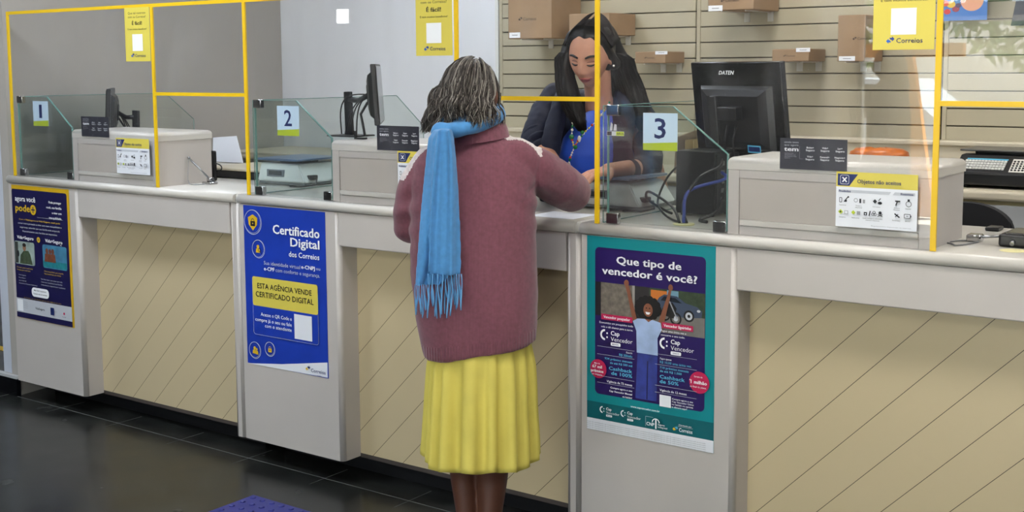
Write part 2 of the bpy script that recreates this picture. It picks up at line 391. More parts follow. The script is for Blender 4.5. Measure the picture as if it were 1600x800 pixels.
# ------------------------------------------------------------------ counter modules
PW = 1.631; WPX = .5501; DR = .0968; ZB = .08; ZH = .9147; ZC = 1.0432; HT = 1.08
def groove_mat():
    m = bpy.data.materials.new('cream_panel_diagonal_grooves'); m.use_nodes = True; nt = m.node_tree; b = nt.nodes['Principled BSDF']
    N = nt.nodes.new; L = nt.links.new
    tc = N('ShaderNodeTexCoord'); sp = N('ShaderNodeSeparateXYZ'); L(tc.outputs['Object'], sp.inputs[0])
    sb = N('ShaderNodeMath'); sb.operation = 'SUBTRACT'; L(sp.outputs['Z'], sb.inputs[0]); L(sp.outputs['X'], sb.inputs[1])
    a1 = N('ShaderNodeMath'); a1.operation = 'ADD'; a1.inputs[1].default_value = 3.115+.0765; L(sb.outputs[0], a1.inputs[0])
    md = N('ShaderNodeMath'); md.operation = 'FLOORED_MODULO'; md.inputs[1].default_value = .1525; L(a1.outputs[0], md.inputs[0])
    s2 = N('ShaderNodeMath'); s2.operation = 'SUBTRACT'; s2.inputs[1].default_value = .0765; L(md.outputs[0], s2.inputs[0])
    ab = N('ShaderNodeMath'); ab.operation = 'ABSOLUTE'; L(s2.outputs[0], ab.inputs[0])
    lt = N('ShaderNodeMath'); lt.operation = 'LESS_THAN'; lt.inputs[1].default_value = .0013; L(ab.outputs[0], lt.inputs[0])
    mx = N('ShaderNodeMix'); mx.data_type = 'RGBA'; mx.inputs[6].default_value = rgb(196, 180, 146); mx.inputs[7].default_value = rgb(70, 58, 46); L(lt.outputs[0], mx.inputs[0])
    L(mx.outputs[2], b.inputs['Base Color']); b.inputs['Roughness'].default_value = .35
    return m
M_groove = groove_mat()
def make_module():
    t = thing('service_counter', 'service counter module of window 1, with the yellow and navy poster on its pier', 'counter', (0, 0, 0), 'service counters')
    vert_right = lambda p, q: abs(p.z-q.z) > .1 and p.y < .01 and p.x > .3
    put('pier', B().box(.003, WPX, 0, .60, ZB, ZC-.001, .018, 5, vert_right), M_pier, t)
    put('apron', B().box(WPX+.0012, 1.572, .001, .025, ZH, ZC-.001, .004, 2, lambda p, q: abs(p.x-q.x) > .1 and p.z < 1 and p.y < .01), M_pier, t)
    put('panel', B().box(WPX, 1.572, DR, DR+.018, ZB+.012, ZC-.02), M_groove, t)
    put('base_strip', B().box(WPX, 1.572, DR-.001, DR+.014, ZB-.004, ZB+.012), mat('brown_strip', (74, 66, 62), .5), t)
    put('side_panel', B().box(1.573, PW-.004, .001, .60, ZB-.002, ZC-.001, .016, 5, lambda p, q: abs(p.z-q.z) > .1 and p.y < .01), M_pier, t)
    # countertop: bullnose slab with a rounded right corner
    sec = []
    for k in range(9):
        a = math.pi/2+math.pi*k/8; sec.append((.0065+.0185*math.cos(a), (ZC+HT)/2+.0185*math.sin(a)))
    b = B(); r = []
    pts2 = sec+[(.60, ZC), (.60, HT)]
    b.prism(pts2, 'x', .0, PW-.022, True)
    put('countertop', b, M_top, t)
    b = B()  # rounded end cap of the countertop
    b.box(PW-.022, PW-.003, .002, .60, ZC, HT, .016, 5, lambda p, q: p.x > PW-.01 and q.x > PW-.01 or (p.y < .01 and q.y < .01 and p.x > PW-.01))
    put('countertop_end', b, M_top, t)
    put('plinth', B().box(.06, PW-.06, .16, .56, 0, ZB-.005), M_black, t)
    # shelf carrying the divider towards the staff side
    put('return_shelf', B().box(.02, .42, .601, 1.09, ZC, HT, .008, 2), M_top, t)
    return t
mod = make_module()
dup(mod, (PW, 0, 0), 'middle service counter module of window 2, with the blue certificate poster on its pier')
dup(mod, (2*PW, 0, 0), 'service counter module of window 3, with the teal poster on its pier')
# ------------------------------------------------------------------ tall acrylic screens with yellow tape
AX, BX, ZT, ZR = .0605, 1.0632, 1.8457, 1.4733
TW = .0078
def screen(k, lab1, lab2):
    x0 = AX+PW*k; x1 = x0+BX; x2 = x0+PW
    t = thing('acrylic_screen', lab1, 'screen', (x0, .002, HT), 'tall acrylic screens')
    put('pane', B().box(x0, x1, .0005, .0045, HT+.0005, ZT), G_acr, t)
    for a, c in ((x0-TW, x0+TW), (x1-TW, x1+TW)): put('yellow_tape', B().box(a, c, -.0012, .006, HT+.001, ZT+.006), M_yellow, t)
    put('yellow_tape', B().box(x0+TW, x1-TW, -.0012, .006, ZT-.008, ZT+.006), M_yellow, t)
    t = thing('acrylic_transom', lab2, 'screen', (x1, .002, ZR), 'upper acrylic panels over the openings')
    put('pane', B().box(x1+TW, x2-TW, .0005, .0045, ZR, ZT), G_acr, t)
    for a, c in ((ZR-.004, ZR+.010), (ZT-.008, ZT+.006)): put('yellow_tape', B().box(x1+TW, x2-TW, -.0012, .006, a, c), M_yellow, t)
screen(0, 'tall clear screen edged with yellow tape at window 1', 'short clear panel edged in yellow over the opening of window 1')
screen(1, 'tall clear screen edged with yellow tape at window 2, partly behind the customer', 'short clear panel over the opening where the customer stands')
screen(2, 'tall clear screen edged with yellow tape at window 3', 'short clear panel edged in yellow over the opening of window 3')
# ------------------------------------------------------------------ low tempered glass
def low_glass(k, lab1, lab2):
    X = PW*k; Y0, Y1 = .014, .022
    t = thing('low_glass_panel', lab1, 'glass panel', (X+.09, .018, HT), 'low front glass panels')
    pr = [(X+.092, HT+.008), (X+.509, HT+.008), (X+.509, 1.318), (X+.325, 1.456), (X+.092, 1.456)]
    put('pane', B().prism(pr, 'y', Y0, Y1), G_low, t)
    e = B(); pw_ = .0012
    def seg(p, q, w_): # polished edge seen green
        d = Vector((q[0]-p[0], 0, q[1]-p[1])).normalized(); n = Vector((d.z, 0, -d.x))*w_
        a, c = Vector((p[0], 0, p[1])), Vector((q[0], 0, q[1]))
        vs = [a-n, c-n, c+n, a+n]
        A = [e.bm.verts.new((v.x, Y0-.0003, v.z)) for v in vs]; C_ = [e.bm.verts.new((v.x, Y1+.0003, v.z)) for v in vs]
        e._f(A); e._f(C_[::-1])
        for i in range(4): e._f([A[i], A[(i+1) % 4], C_[(i+1) % 4], C_[i]])
    seg(pr[1], pr[2], .0016); seg(pr[2], pr[3], .0014); seg(pr[3], pr[4], .0008); seg(pr[0], pr[4], .0018)
    put('polished_edge', e, G_edge, t)
    for (x, z) in ((X+.088, HT+.002), (X+.088, 1.425), (X+.464, HT+.002)):
        put('clamp', B().box(x, x+.044, .010, .030, z, z+.034, .002, 1), M_chrome, t)
    D = X+.066
    t = thing('glass_divider', lab2, 'glass divider', (D, .03, HT), 'glass dividers between the windows')
    pr = [(.03, HT+.002), (1.07, HT+.002), (1.07, 1.31), (.885, 1.455), (.03, 1.455)]
    put('pane', B().prism(pr, 'x', D-.004, D+.004), G_low, t)
    e = B()
    for (p, q) in ((pr[0], pr[1]), (pr[1], pr[2]), (pr[2], pr[3]), (pr[3], pr[4]), (pr[4], pr[0])):
        e.tube([(D, p[0], p[1]), (D, q[0], q[1])], .0015, 6)
    put('polished_edge', e, G_edge, t)
low_glass(0, 'low glass panel with a slanted corner, holding the number 1 sign', 'glass divider of window 1, at the walled end of the counter')
low_glass(1, 'low glass panel with a slanted corner, holding the number 2 sign', 'glass divider between windows 1 and 2, reaching behind the middle chest')
low_glass(2, 'low glass panel with a slanted corner, holding the number 3 sign', 'glass divider between windows 2 and 3, beside the clerk')
# ------------------------------------------------------------------ counter chests
def make_chest():
    t = thing('counter_chest', 'grey laminate box on the counter of window 1, beside the hanging pen', 'chest', (.51, .02, HT), 'laminate boxes on the counter')
    x0, x1, y0, y1, z1 = .513, 1.112, .013, .305, 1.311
    b = B(); b.box(x0, x1, y0+.006, y1, HT+.0005, 1.273); put('body', b, M_pier, t)
    put('lid', B().box(x0-.002, x1+.004, y0, y1+.004, 1.274, z1, .016, 5, lambda p, q: (abs(p.x-q.x) > .1 or abs(p.y-q.y) > .1) and p.z > 1.3), M_top, t)
    b = B(); b.box(x0, x0+.035, y0, y0+.006, HT+.001, 1.273); b.box(x0+.035, x1, y0+.001, y0+.006, 1.25, 1.273); b.box(x1-.03, x1, y0, y0+.006, HT+.001, 1.273)
    put('face_frame', b, M_pier, t)
    put('front_panel', B().box(x0+.037, x1-.032, y0+.003, y0+.006, HT+.047, 1.248), mat('chest_panel', (186, 178, 170), .5, noise_s=4, noise_a=.02), t)
    put('rail', B().box(x0+.037, x1-.032, y0-.002, y0+.006, HT+.028, HT+.046, .003, 2), M_top, t)
    put('kickboard', B().box(x0+.037, x1-.032, y0+.002, y0+.006, HT+.001, HT+.027), M_pier, t)
    return t
ch = make_chest()
dup(ch, (PW, 0, 0), 'grey laminate box on the counter of window 2, partly hidden by the customer')
dup(ch, (2*PW, 0, 0), 'grey laminate box on the counter of window 3, the largest in the photo')
# ------------------------------------------------------------------ wall goods
M_slat = mat('slatwall_cream', (178, 170, 147), .5, noise_s=2, noise_a=.02)
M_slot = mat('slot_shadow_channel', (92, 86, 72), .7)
SY = 2.06
def slat_panel(x0, x1, lab):
    t = thing('slatwall_panel', lab, 'slatwall', (x0, SY, 1.24), 'slatwall panels')
    b = B(); b.m(M_slot).box(x0, x1, SY+.014, SY+.038, 1.24, 2.6)
    b.m(M_slat); z = 1.2455; first = True
    while z < 2.55:
        b.box(x0, x1, SY, SY+.014, z, z+.0695, .002, 1); z += .0748
    put('slats', b, None, t)
    put('edge_trim', B().box(x0-.006, x0+.012, SY-.004, SY+.01, 1.24, 2.6), M_slat, t)
slat_panel(1.412, 2.585, 'cream slatwall panel behind the clerk, holding the large carton')
slat_panel(2.60, 3.765, 'cream slatwall panel behind the big monitor')
slat_panel(3.78, 4.95, 'cream slatwall panel beside the yellow tape, below the blue poster')
struct('trim_2', B().box(1.376, 1.398, SY-.004, 2.099, 1.2, 2.6), mat('white_trim', (222, 222, 220), .5))
def carton(px0, pxf, pxs, pyb, pyt, Yf, lab, lg=None, lb=None, grp=True):
    """front face between px0 and pxf on plane Yf, bottom at pyb, top pyt"""
    a = atY(px0, pyb, Yf); c = atY(pxf, pyb, Yf); tz = atY(px0, pyt, Yf).z
    t = thing('cardboard_box', lab, 'box', (a.x, Yf, a.z), 'cartons on the slatwall')
    x0, x1, z0, z1 = a.x, c.x, a.z, tz
    b = B().box(x0, x1, Yf, SY-.012, z0, z1, .003, 1); put('carton', b, M_card, t)
    tp = B(); tp.box((x0), (x1), Yf-.0006, SY-.006, z0-.0006, z0-.0001); 
    f = Flat(Yf-.0005); f.p = 'print'
    if lg:
        p = atY(lg[0], lg[1], Yf); h = lg[2]
        logo(f, p.x, p.z, h, M_cardd, M_cardd); f.text('Correios', p.x+1.35*h, p.z+.1*h, h*.72, M_cardd, bold=.01)
    f.emit(t)
    if lb:
        f = Flat(Yf-.0008); f.p = 'price_label'
        p = atY(lb[0], lb[1], Yf); q = atY(lb[2], lb[3], Yf); f.rect(p.x, q.z, q.x, p.z, M_white)
        f.text('00.00', (p.x+q.x)/2, q.z+(p.z-q.z)*.3, (p.z-q.z)*.38, M_dark, al='c') if False else None
        f.rect(p.x+(q.x-p.x)*.25, q.z+(p.z-q.z)*.42, p.x+(q.x-p.x)*.75, q.z+(p.z-q.z)*.58, M_grey); f.emit(t)
    for xx in (x0+(x1-x0)*.28, x0+(x1-x0)*.8):
        b = B(); b.box(xx-.003, xx+.003, Yf+.01, SY-.0005, z0-.006, z0-.0012); b.box(xx-.014, xx+.014, SY-.006, SY-.0005, z0-.045, z0-.0012)
        put('bracket', b, mat('clear_bracket', (206, 206, 200), .3), t)
    return t
carton(794, 862, 899, 61, -70, 1.78, 'largest cardboard carton, high on the slatwall by the white wall', (810, 33, .022), (796, 51, 813, 59))
carton(889, 952, 981, 56, 22, 1.80, 'plain cardboard carton directly behind the clerk\'s head')
carton(992, 1040, 1061, 99, 81, 1.86, 'small flat cardboard carton between the clerk\'s head and the monitor', (1007, 92, .011), (1024, 80, 1043, 85))
carton(1106, 1178, 1206, 17, -22, 1.78, 'cardboard carton high above the big monitor, cut by the top of the photo', (1126, 4, .018), (1107, 9, 1129, 17))
carton(1206, 1264, 1283, 96, 77, 1.86, 'small flat cardboard carton just above the corner of the big monitor', (1224, 89, .011), (1244, 75, 1266, 81))
carton(1308, 1351, 1376, 96, 24, 1.83, 'upright cardboard carton behind the yellow notice of window 3', (1332, 63, .016), (1311, 88, 1336, 95))
# ------------------------------------------------------------------ back counter
t = thing('back_counter', 'long cream back counter with an upstand below the slatwall', 'counter', (.3, 1.5, .15))
put('worktop', B().box(-.225, 5.2, 1.52, 1.783, 1.062, 1.10, .012, 4, lambda p, q: abs(p.x-q.x) > .1 and p.y < 1.6).box(-.225, 5.2, 1.783, 2.06, 1.062, 1.10), M_cream, t)
put('upstand', B().box(1.41, 5.2, 1.99, 2.055, 1.101, 1.236), M_cream, t)
put('ledge', B().box(1.41, 5.2, 1.975, 2.057, 1.236, 1.258, .006, 2), M_cream, t)
M_gcab = mat('grey_drawer_front', (176, 178, 180), .5)
for i in range(6):
    x = 1.05+.53*i+.2
    t = thing('drawer_cabinet', ['grey fronted drawer cabinet hidden behind the customer', 'grey fronted drawer cabinet behind the clerk\'s blue blouse', 'grey fronted drawer cabinet behind the clerk', 'grey fronted drawer cabinet behind the computer tower', 'grey fronted drawer cabinet behind the chest of window 3', 'grey fronted drawer cabinet under the black franking machine'][i], 'cabinet', (x, 1.54, .15), 'drawer cabinets under the back counter')
    put('body', B().box(x, x+.528, 1.56, 2.05, .15, 1.06), mat('cabinet_cream', (196, 184, 140), .5), t)
    for z0, z1 in ((.86, 1.045), (.52, .85), (.18, .51)):
        dr = put('drawer', B().box(x+.012, x+.516, 1.542, 1.56, z0, z1, .002, 1), M_gcab, t)
        put('lock', B().cyl((x+.09, 1.532, z1-.05), (x+.09, 1.542, z1-.05), .012), M_black, dr)
        put('pull', B().cyl((x+.28, 1.534, z1-.075), (x+.28, 1.542, z1-.075), .026), mat('pale_ring', (200, 200, 170), .4), dr)

# ------------------------------------------------------------------ printed sheets
YP = -.0015
def Q(px, py, Y=YP): p = atY(px, py, Y); return (p.x, p.z)
def TX(f, s, x0, y0, x1, cap, mt, bold=0, al='l', shear=0, Y=None):
    """one line of print from pixel x0 to x1, its baseline starting at y0, cap height in pixels"""
    Y = f.Y if Y is None else Y
    a = atY(x0, y0, Y); c = atY(x1, y0, Y); h = a.z-atY(x0, y0+cap, Y).z
    f.text(s, a.x, a.z, h, mt, w=(c.x-a.x), bold=bold, shear=shear)
def RT(f, x0, y0, x1, y1, mt, r=0):
    """axis-aligned rectangle: top left pixel and bottom right pixel"""
    a = atY(x0, y0, f.Y); c = atY(x1, y1, f.Y); f.rect(a.x, c.z, c.x, a.z, mt, r)
def PL(f, pts, mt): f.poly([(p.x, p.z) for p in (atY(a, c, f.Y) for a, c in pts)], mt)

# poster 1: navy with a yellow border
t, f = sheet('poster', 'yellow bordered navy poster with two photos on the pier of window 1', 'poster', .027, .487, .396, 1.037, YP, M_yprint_d if 'M_yprint_d' in globals() else mat('poster_yellow', (206, 166, 26), .35))
f.p = 'picture'
f.rect(.0272, .43, .470, 1.018, M_dnavy, .012)
def ph(x0, x1, z0, z1, kind):
    f.rect(x0, z0, x1, z1, mat('photo_bg_%d' % kind, (150, 166, 160) if kind == 1 else (70, 128, 160), .4, noise_s=14, noise_a=.3), .012)
    if kind == 1:
        f.rect(x0+.004, z0+.004, x0+.03, z1-.004, mat('photo_door', (60, 64, 60), .5))
        f.poly([(x0+.04, z0+.003), (x1-.02, z0+.003), (x1-.035, z0+.05), (x0+.115, z0+.068), (x0+.075, z0+.066), (x0+.05, z0+.045)], mat('photo_shirt', (70, 84, 62), .5, noise_s=40, noise_a=.3))
        f.disc((x0+x1)/2+.0, z0+.082, .014, mat('photo_skin', (150, 110, 84), .5), .017); f.disc((x0+x1)/2, z0+.094, .015, mat('photo_hair', (44, 36, 32), .5), .009)
        f.disc(x0+.03, z0+.05, .008, M_dark, .016)
    else:
        f.rect(x0+.002, z0+.004, x1-.002, z0+.035, mat('photo_water', (40, 130, 140), .4, noise_s=40, noise_a=.2))
        for dx, r in ((.035, .014), (.06, .012), (.082, .014)):
            f.poly([(x0+dx-.022, z0+.03), (x0+dx+.022, z0+.03), (x0+dx+.016, z0+.068), (x0+dx-.016, z0+.068)], mat('photo_skin2', (120, 70, 50), .5, noise_s=60, noise_a=.3))
            f.disc(x0+dx, z0+.080, r*.8, mat('photo_skin2', (0, 0, 0)), r)
ph(.03, .195, .658, .768, 1); ph(.262, .452, .658, .768, 2)
f.p = 'banner'
f.rect(.0272, .409, .474, .432, M_gold); f.rect(.0272, .398, .4745, .4245, M_dnavy); f.rect(.0272, .424, .4745, .492, M_lgrey)
f.rect(.036, .43, .082, .486, M_white)
f.p = 'lettering'
f.text('agora você', .058, .962, .026, M_white, w=.165, bold=.02); f.text('pode', .058, .914, .034, M_gold, w=.118, bold=.03)
f.disc(.203, .926, .024, M_gold); f.rect(.188, .923, .218, .929, M_dnavy); f.rect(.200, .911, .206, .941, M_dnavy)
for i, s_ in enumerate(('Pode proteger', 'você, sua família', 'e viver com', 'tranquilidade.')): f.text(s_, .43, .965-.024*i, .011, M_white, al='r', w=[.098, .12, .075, .1][i], bold=.015)
for i, s_ in enumerate(('Com o VidaSeguro e o Vida+Seguro, você pode', 'contar com a proteção e viver com mais tranquilidade e', 'segurança, sabendo que sua família está amparada', 'financeiramente caso lhe falte um imprevisto.')):
    f.text(s_, .25, .872-.0185*i, .008, M_lgrey if i else M_gold, al='c', w=[.33, .35, .32, .28][i], bold=.01)
f.line(.235, .893, .44, .893, .001, M_lgrey)
f.text('Vida+Seguro', .062, .781, .016, M_white, w=.135, bold=.02); f.text('Vida+Seguro', .292, .781, .016, M_white, w=.135, bold=.02); f.text('Mais', .41, .772, .005, M_white, bold=.01)
f.disc(.238, .787, .013, M_gold); f.rect(.231, .786, .245, .788, M_dnavy); f.rect(.237, .780, .239, .794, M_dnavy)
for i in range(2):
    f.text('Proteja quem você ama', .05, .640-.012*i, .006, M_gold, w=.13-.02*i); f.text('Mais tranquilidade para a família', .275, .640-.012*i, .006, M_gold, w=.15-.02*i)
for i, s_ in enumerate(('Vida Seguro', 'Morte Natural', 'ou acidental', 'Assistência Funeral Individual')): f.text(s_, .062, .604-.0135*i, .006, M_lgrey, w=[.06, .055, .06, .15][i])
for i, s_ in enumerate(('Vida Mais Seguro para quem quer mais', 'Cobertura e assistência funeral familiar', 'Indenização especial por acidente')): f.text(s_, .245, .600-.0135*i, .006, M_lgrey, w=[.17, .17, .19][i])
f.rect(.165, .512, .305, .556, M_white, .02); f.text('Mais fácil, impossível.', .235, .54, .007, M_dark, al='c', w=.1, bold=.01); f.text('Converse com um atendente', .235, .524, .007, M_dark, al='c', w=.11, bold=.01)
f.text('Consulte as condições gerais do seguro no site', .25, .498, .004, M_gold, al='c', w=.3)
f.text('VidaSeguro', .19, .452, .011, M_dark, w=.075, bold=.01)
f.rect(.312, .438, .34, .474, M_navy); f.text('Caixa', .345, .455, .006, M_grey); f.disc(.42, .456, .006, M_crim); f.text('Correios', .405, .438, .006, M_navy)
for i in range(4): f.text('texto regulatório', .095, .476-.009*i, .004, M_grey, w=.035)
f.emit(t)

# poster 2: blue digital certificate
t, f = sheet('poster', 'blue poster with a yellow box and padlock icons on the pier of window 2', 'poster', 1.659, 2.113, .397, 1.039, YP, M_blue)
f.p = 'emblem'
PL(f, [(387.3, 568.6), (511.7, 569), (511.9, 590.7), (387.4, 567.5)][:0] or [(387.8, 567.3), (440, 569), (511.6, 566.5), (512, 590.3)], M_paper)
def icon(px, py, rx, kind):
    p = atY(px, py, f.Y); r = abs(atY(px+rx, py, f.Y).x-p.x); x, z = p.x, p.z
    f.ring(x, z, r, .0022, M_lgrey); f.ring(x-.002, z+.002, r*.93, .0012, M_lgrey)
    if kind == 'shield':
        f.poly([(x-.55*r, z+.35*r), (x, z+.62*r), (x+.55*r, z+.35*r), (x+.48*r, z-.2*r), (x, z-.68*r), (x-.48*r, z-.2*r)], M_gold)
    if kind in ('shield', 'lock'):
        c = M_dark if kind == 'shield' else M_gold; sc = r if kind == 'shield' else r*1.3
        f.ring(x, z+.1*sc, .19*sc, .05*sc, c); f.rect(x-.26*sc, z-.32*sc, x+.26*sc, z+.08*sc, c, .002); f.disc(x, z-.1*sc, .06*sc, M_gold if kind == 'shield' else M_dark)
    if kind in ('person', 'people'):
        f.disc(x-.05*r, z+.25*r, .2*r, M_gold); f.poly([(x-.4*r, z-.4*r), (x+.25*r, z-.4*r), (x+.2*r, z), (x-.1*r, z+.12*r), (x-.35*r, z)], M_gold)
        if kind == 'person': f.ring(x+.18*r, z-.1*r, .22*r, .05*r, M_dark); f.line(x+.33*r, z-.28*r, x+.5*r, z-.5*r, .07*r, M_dark)
        else: f.disc(x+.3*r, z+.15*r, .15*r, M_gold); f.poly([(x+.15*r, z-.45*r), (x+.6*r, z-.45*r), (x+.5*r, z-.05*r), (x+.25*r, z)], M_gold)
icon(395, 347, 13.5, 'shield'); icon(404, 389, 10, 'person'); icon(399, 547, 9.2, 'people'); icon(422.5, 545.5, 8, 'lock')
f.p = 'banner'
def band(pts, mt): PL(f, pts, mt)
a, c = atY(395, 431, f.Y), atY(498, 488, f.Y)
f.rect(a.x-.001, c.z-.004, c.x+.001, a.z-.03, M_cyan, .012) ; f.rect(a.x+.0005, c.z-.0025, c.x-.0005, a.z-.031, M_blue, .011)
a2 = atY(397, 522, f.Y); c2 = atY(500, 545, f.Y)
zt = atY(395, 431, f.Y).z; zb_ = atY(395, 476, f.Y).z
f.rect(a.x, atY(396, 521, f.Y).z, c.x, zt-.02, M_lgrey, .012); f.rect(a.x+.0012, atY(396, 521, f.Y).z+.0012, c.x-.0012, zt-.02, M_blue, .011)
f.rect(a.x, zb_, c.x, zt, M_yprint, .01)
xr = atY(505, 368, f.Y).x
f.p = 'lettering'
TX(f, 'Certificado', 427.5, 364.5, 500, 14.5, M_white, .025)
TX(f, 'Digital', 455, 384.5, 500, 14, M_white, .025)
TX(f, 'dos Correios', 452.5, 400.5, 500, 8.5, M_white, .012)
TX(f, 'Sua identidade virtual', 413.5, 413, 470, 6, M_lgrey); TX(f, 'e-CNPJ', 472, 419.5, 493, 6, M_white, .02); TX(f, 'ou', 495, 421.8, 501.5, 5, M_lgrey)
TX(f, 'e-CPF', 413.8, 422, 430, 6, M_white, .02); TX(f, 'com conforto e segurança.', 432, 424.5, 501, 6, M_lgrey)
TX(f, 'ESTA AGÊNCIA VENDE', 403.5, 449.5, 488, 8.4, M_dark, .012); TX(f, 'CERTIFICADO DIGITAL', 401, 462.5, 491, 8.6, M_dark, .012)
TX(f, 'Acesse o QR Code e', 409, 493, 457, 5.6, M_white, .004); TX(f, 'compre já o seu ou fale', 400.5, 500.5, 457, 5.6, M_white, .004); TX(f, 'com o atendente', 415.5, 511, 457, 5.6, M_white, .004)
p = atY(461, 490, f.Y); c = atY(489.5, 533, f.Y); zq = atY(461, 528.5, f.Y).z; f.rect(p.x, zq, c.x, p.z, M_paper)
p = atY(479, 578.5, f.Y); logo(f, p.x, p.z, .022, M_gold, M_navy); f.text('Correios', p.x+.03, p.z-.001, .0145, M_navy, w=.078, bold=.01); f.text('certifica', p.x+.062, p.z-.014, .006, M_navy)
f.emit(t)

# poster 3: teal with the cheering woman
t, f = sheet('poster', 'teal bordered poster of a cheering woman on the pier of window 3', 'poster', 3.287, 3.744, .404, 1.041, YP, M_teal)
f.p = 'picture'
f.rect(3.2872, .4042, 3.7438, .443, M_paper); f.rect(3.2872, .443, 3.7438, .499, M_dteal)
X0, X1 = 3.318, 3.712
f.rect(X0, .527, X1, 1.006, M_purple, .016)
z1 = .894; z0 = .785
f.rect(X0+.001, z0, X0+.022, z1, mat('photo_dark_door', (30, 28, 34), .5)); f.rect(X0+.022, z0, X0+.138, z1, mat('photo_stone_wall', (112, 104, 94), .6, noise_s=60, noise_a=.3))
f.rect(X0+.138, z0, X0+.147, z1, mat('photo_post', (150, 146, 140), .5)); f.rect(X0+.147, z0, X0+.205, z1, mat('photo_shade', (38, 34, 36), .5))
f.rect(X0+.20, .757, X1-.001, z1, mat('photo_hedge', (52, 66, 46), .6, noise_s=50, noise_a=.35))
f.rect(X0+.205, z1-.04, X0+.262, z1-.006, mat('photo_orange', (190, 110, 40), .5)); f.rect(X0+.262, z1-.04, X0+.302, z1-.002, mat('photo_sky', (110, 150, 170), .5))
f.rect(X0+.205, .757, X1-.001, .818, mat('photo_street', (120, 116, 112), .6, noise_s=30, noise_a=.1))
M_carp = mat('photo_car', (62, 74, 96), .4); M_tyre = mat('photo_tyre', (18, 18, 20), .5)
cx0, cz0 = X0+.222, .816
f.poly([(cx0, cz0+.03), (cx0+.012, cz0+.05), (cx0+.03, cz0+.062), (cx0+.075, cz0+.060), (cx0+.105, cz0+.042), (cx0+.145, cz0+.034), (cx0+.162, cz0+.022), (cx0+.160, cz0+.002), (cx0+.1, cz0-.004), (cx0, cz0+.006)], M_carp)
f.poly([(cx0+.018, cz0+.042), (cx0+.03, cz0+.056), (cx0+.07, cz0+.054), (cx0+.092, cz0+.040)], mat('photo_glass', (28, 34, 44), .3)); f.line(cx0+.05, cz0+.038, cx0+.05, cz0+.058, .003, M_carp)
f.disc(cx0+.15, cz0+.022, .006, M_lgrey, .004)
f.disc(cx0+.117, cz0+.003, .018, M_tyre); f.disc(cx0+.117, cz0+.003, .012, M_lgrey); f.disc(cx0+.117, cz0+.003, .005, M_tyre)
f.ring(cx0+.035, cz0-.002, .018, .005, M_tyre); f.ring(cx0+.072, cz0-.010, .020, .006, M_tyre); f.disc(cx0+.072, cz0-.010, .008, M_lgrey)
f.poly([(cx0+.015, cz0+.0), (cx0+.065, cz0-.01), (cx0+.075, cz0+.022), (cx0+.06, cz0+.04), (cx0+.032, cz0+.028)], M_tyre); f.line(cx0+.05, cz0+.042, cx0+.077, cz0-.01, .004, M_grey)
SK = mat('photo_brown_skin', (128, 78, 56), .5); HRm = mat('photo_afro', (16, 12, 14), .7)
def fx(v): return 3.516+v*.95
def fz(v):
    T = [(.5, .535), (.733, .683), (.80, .782), (.824, .794), (.842, .827), (.885, .862), (.94, .905), (1.1, 1.05)]
    for (a, A), (c, C_) in zip(T, T[1:]):
        if v <= c: return A+(C_-A)*(v-a)/(c-a)
    return v
def fp(pts, mt): f.poly([(fx(x), fz(z)) for x, z in pts], mt)
fp([(-.048, .5), (.032, .5), (.036, .735), (-.040, .735)], mat('photo_jeans', (44, 58, 140), .6, noise_s=25, noise_a=.25)); f.line(fx(-.004), .537, fx(-.002), .66, .004, M_dnavy)
f.disc(fx(-.002), .829, .044, HRm, .036)
for k in range(14): a = k*math.pi*2/14; f.disc(fx(-.002)+.037*math.cos(a), .829+.029*math.sin(a), .011, HRm)
fp([(-.04, .80), (-.058, .80), (-.080, .895), (-.089, .925), (-.081, .93), (-.073, .922), (-.064, .88)], SK); f.disc(fx(-.083), .901, .009, SK, .010)
fp([(.036, .80), (.052, .785), (.081, .893), (.087, .935), (.079, .936), (.070, .90)], SK); f.disc(fx(.083), .902, .008, SK, .010)
fp([(-.042, .733), (.038, .733), (.036, .77), (.052, .79), (.047, .812), (.02, .822), (-.016, .824), (-.04, .82), (-.058, .80), (-.044, .78)], mat('photo_pale_shirt', (160, 182, 220), .6, noise_s=22, noise_a=.1))
fp([(-.012, .824), (.014, .822), (.002, .806)], SK); f.disc(fx(0), .823, .0165, SK, .021)
f.poly([(fx(-.010), .817), (fx(.009), .816), (fx(.004), .809), (fx(-.006), .809)], M_white)
for dx in (-.006, .006): f.disc(fx(dx), .829, .0022, HRm)
f.p = 'banner'
f.rect(3.345, .775, 3.460, .793, M_crim); f.rect(3.566, .773, 3.674, .791, M_crim)
f.disc(3.334, .611, .031, M_crim); f.disc(3.697, .619, .034, M_crim)
f.p = 'lettering'
TX(f, 'Que tipo de', 965, 411.5, 1066, 12, M_white, .035); TX(f, 'vencedor é você?', 942.5, 427, 1091, 12, M_white, .035)
def tl(s, x, z, h, mt=M_white, al='l', bold=.008, w=None): f.text(s, x, z, h, mt, w, al, bold)
tl('Vencedor poupador', 3.403, .780, .009, al='c', w=.098, bold=.02); tl('Vencedor ligeirinho', 3.620, .778, .009, al='c', w=.095, bold=.02)
xr = 3.463; xl = 3.563
tl('Economize um pouquinho todo', xr, .762, .0065, al='r', w=.124); tl('mês e dê chance para a sorte.', xr, .749, .0065, al='r', w=.117)
tl('Pague uma única vez e', xl, .762, .0065, w=.088); tl('concorre o ano todo.', xl, .749, .0065, w=.084)
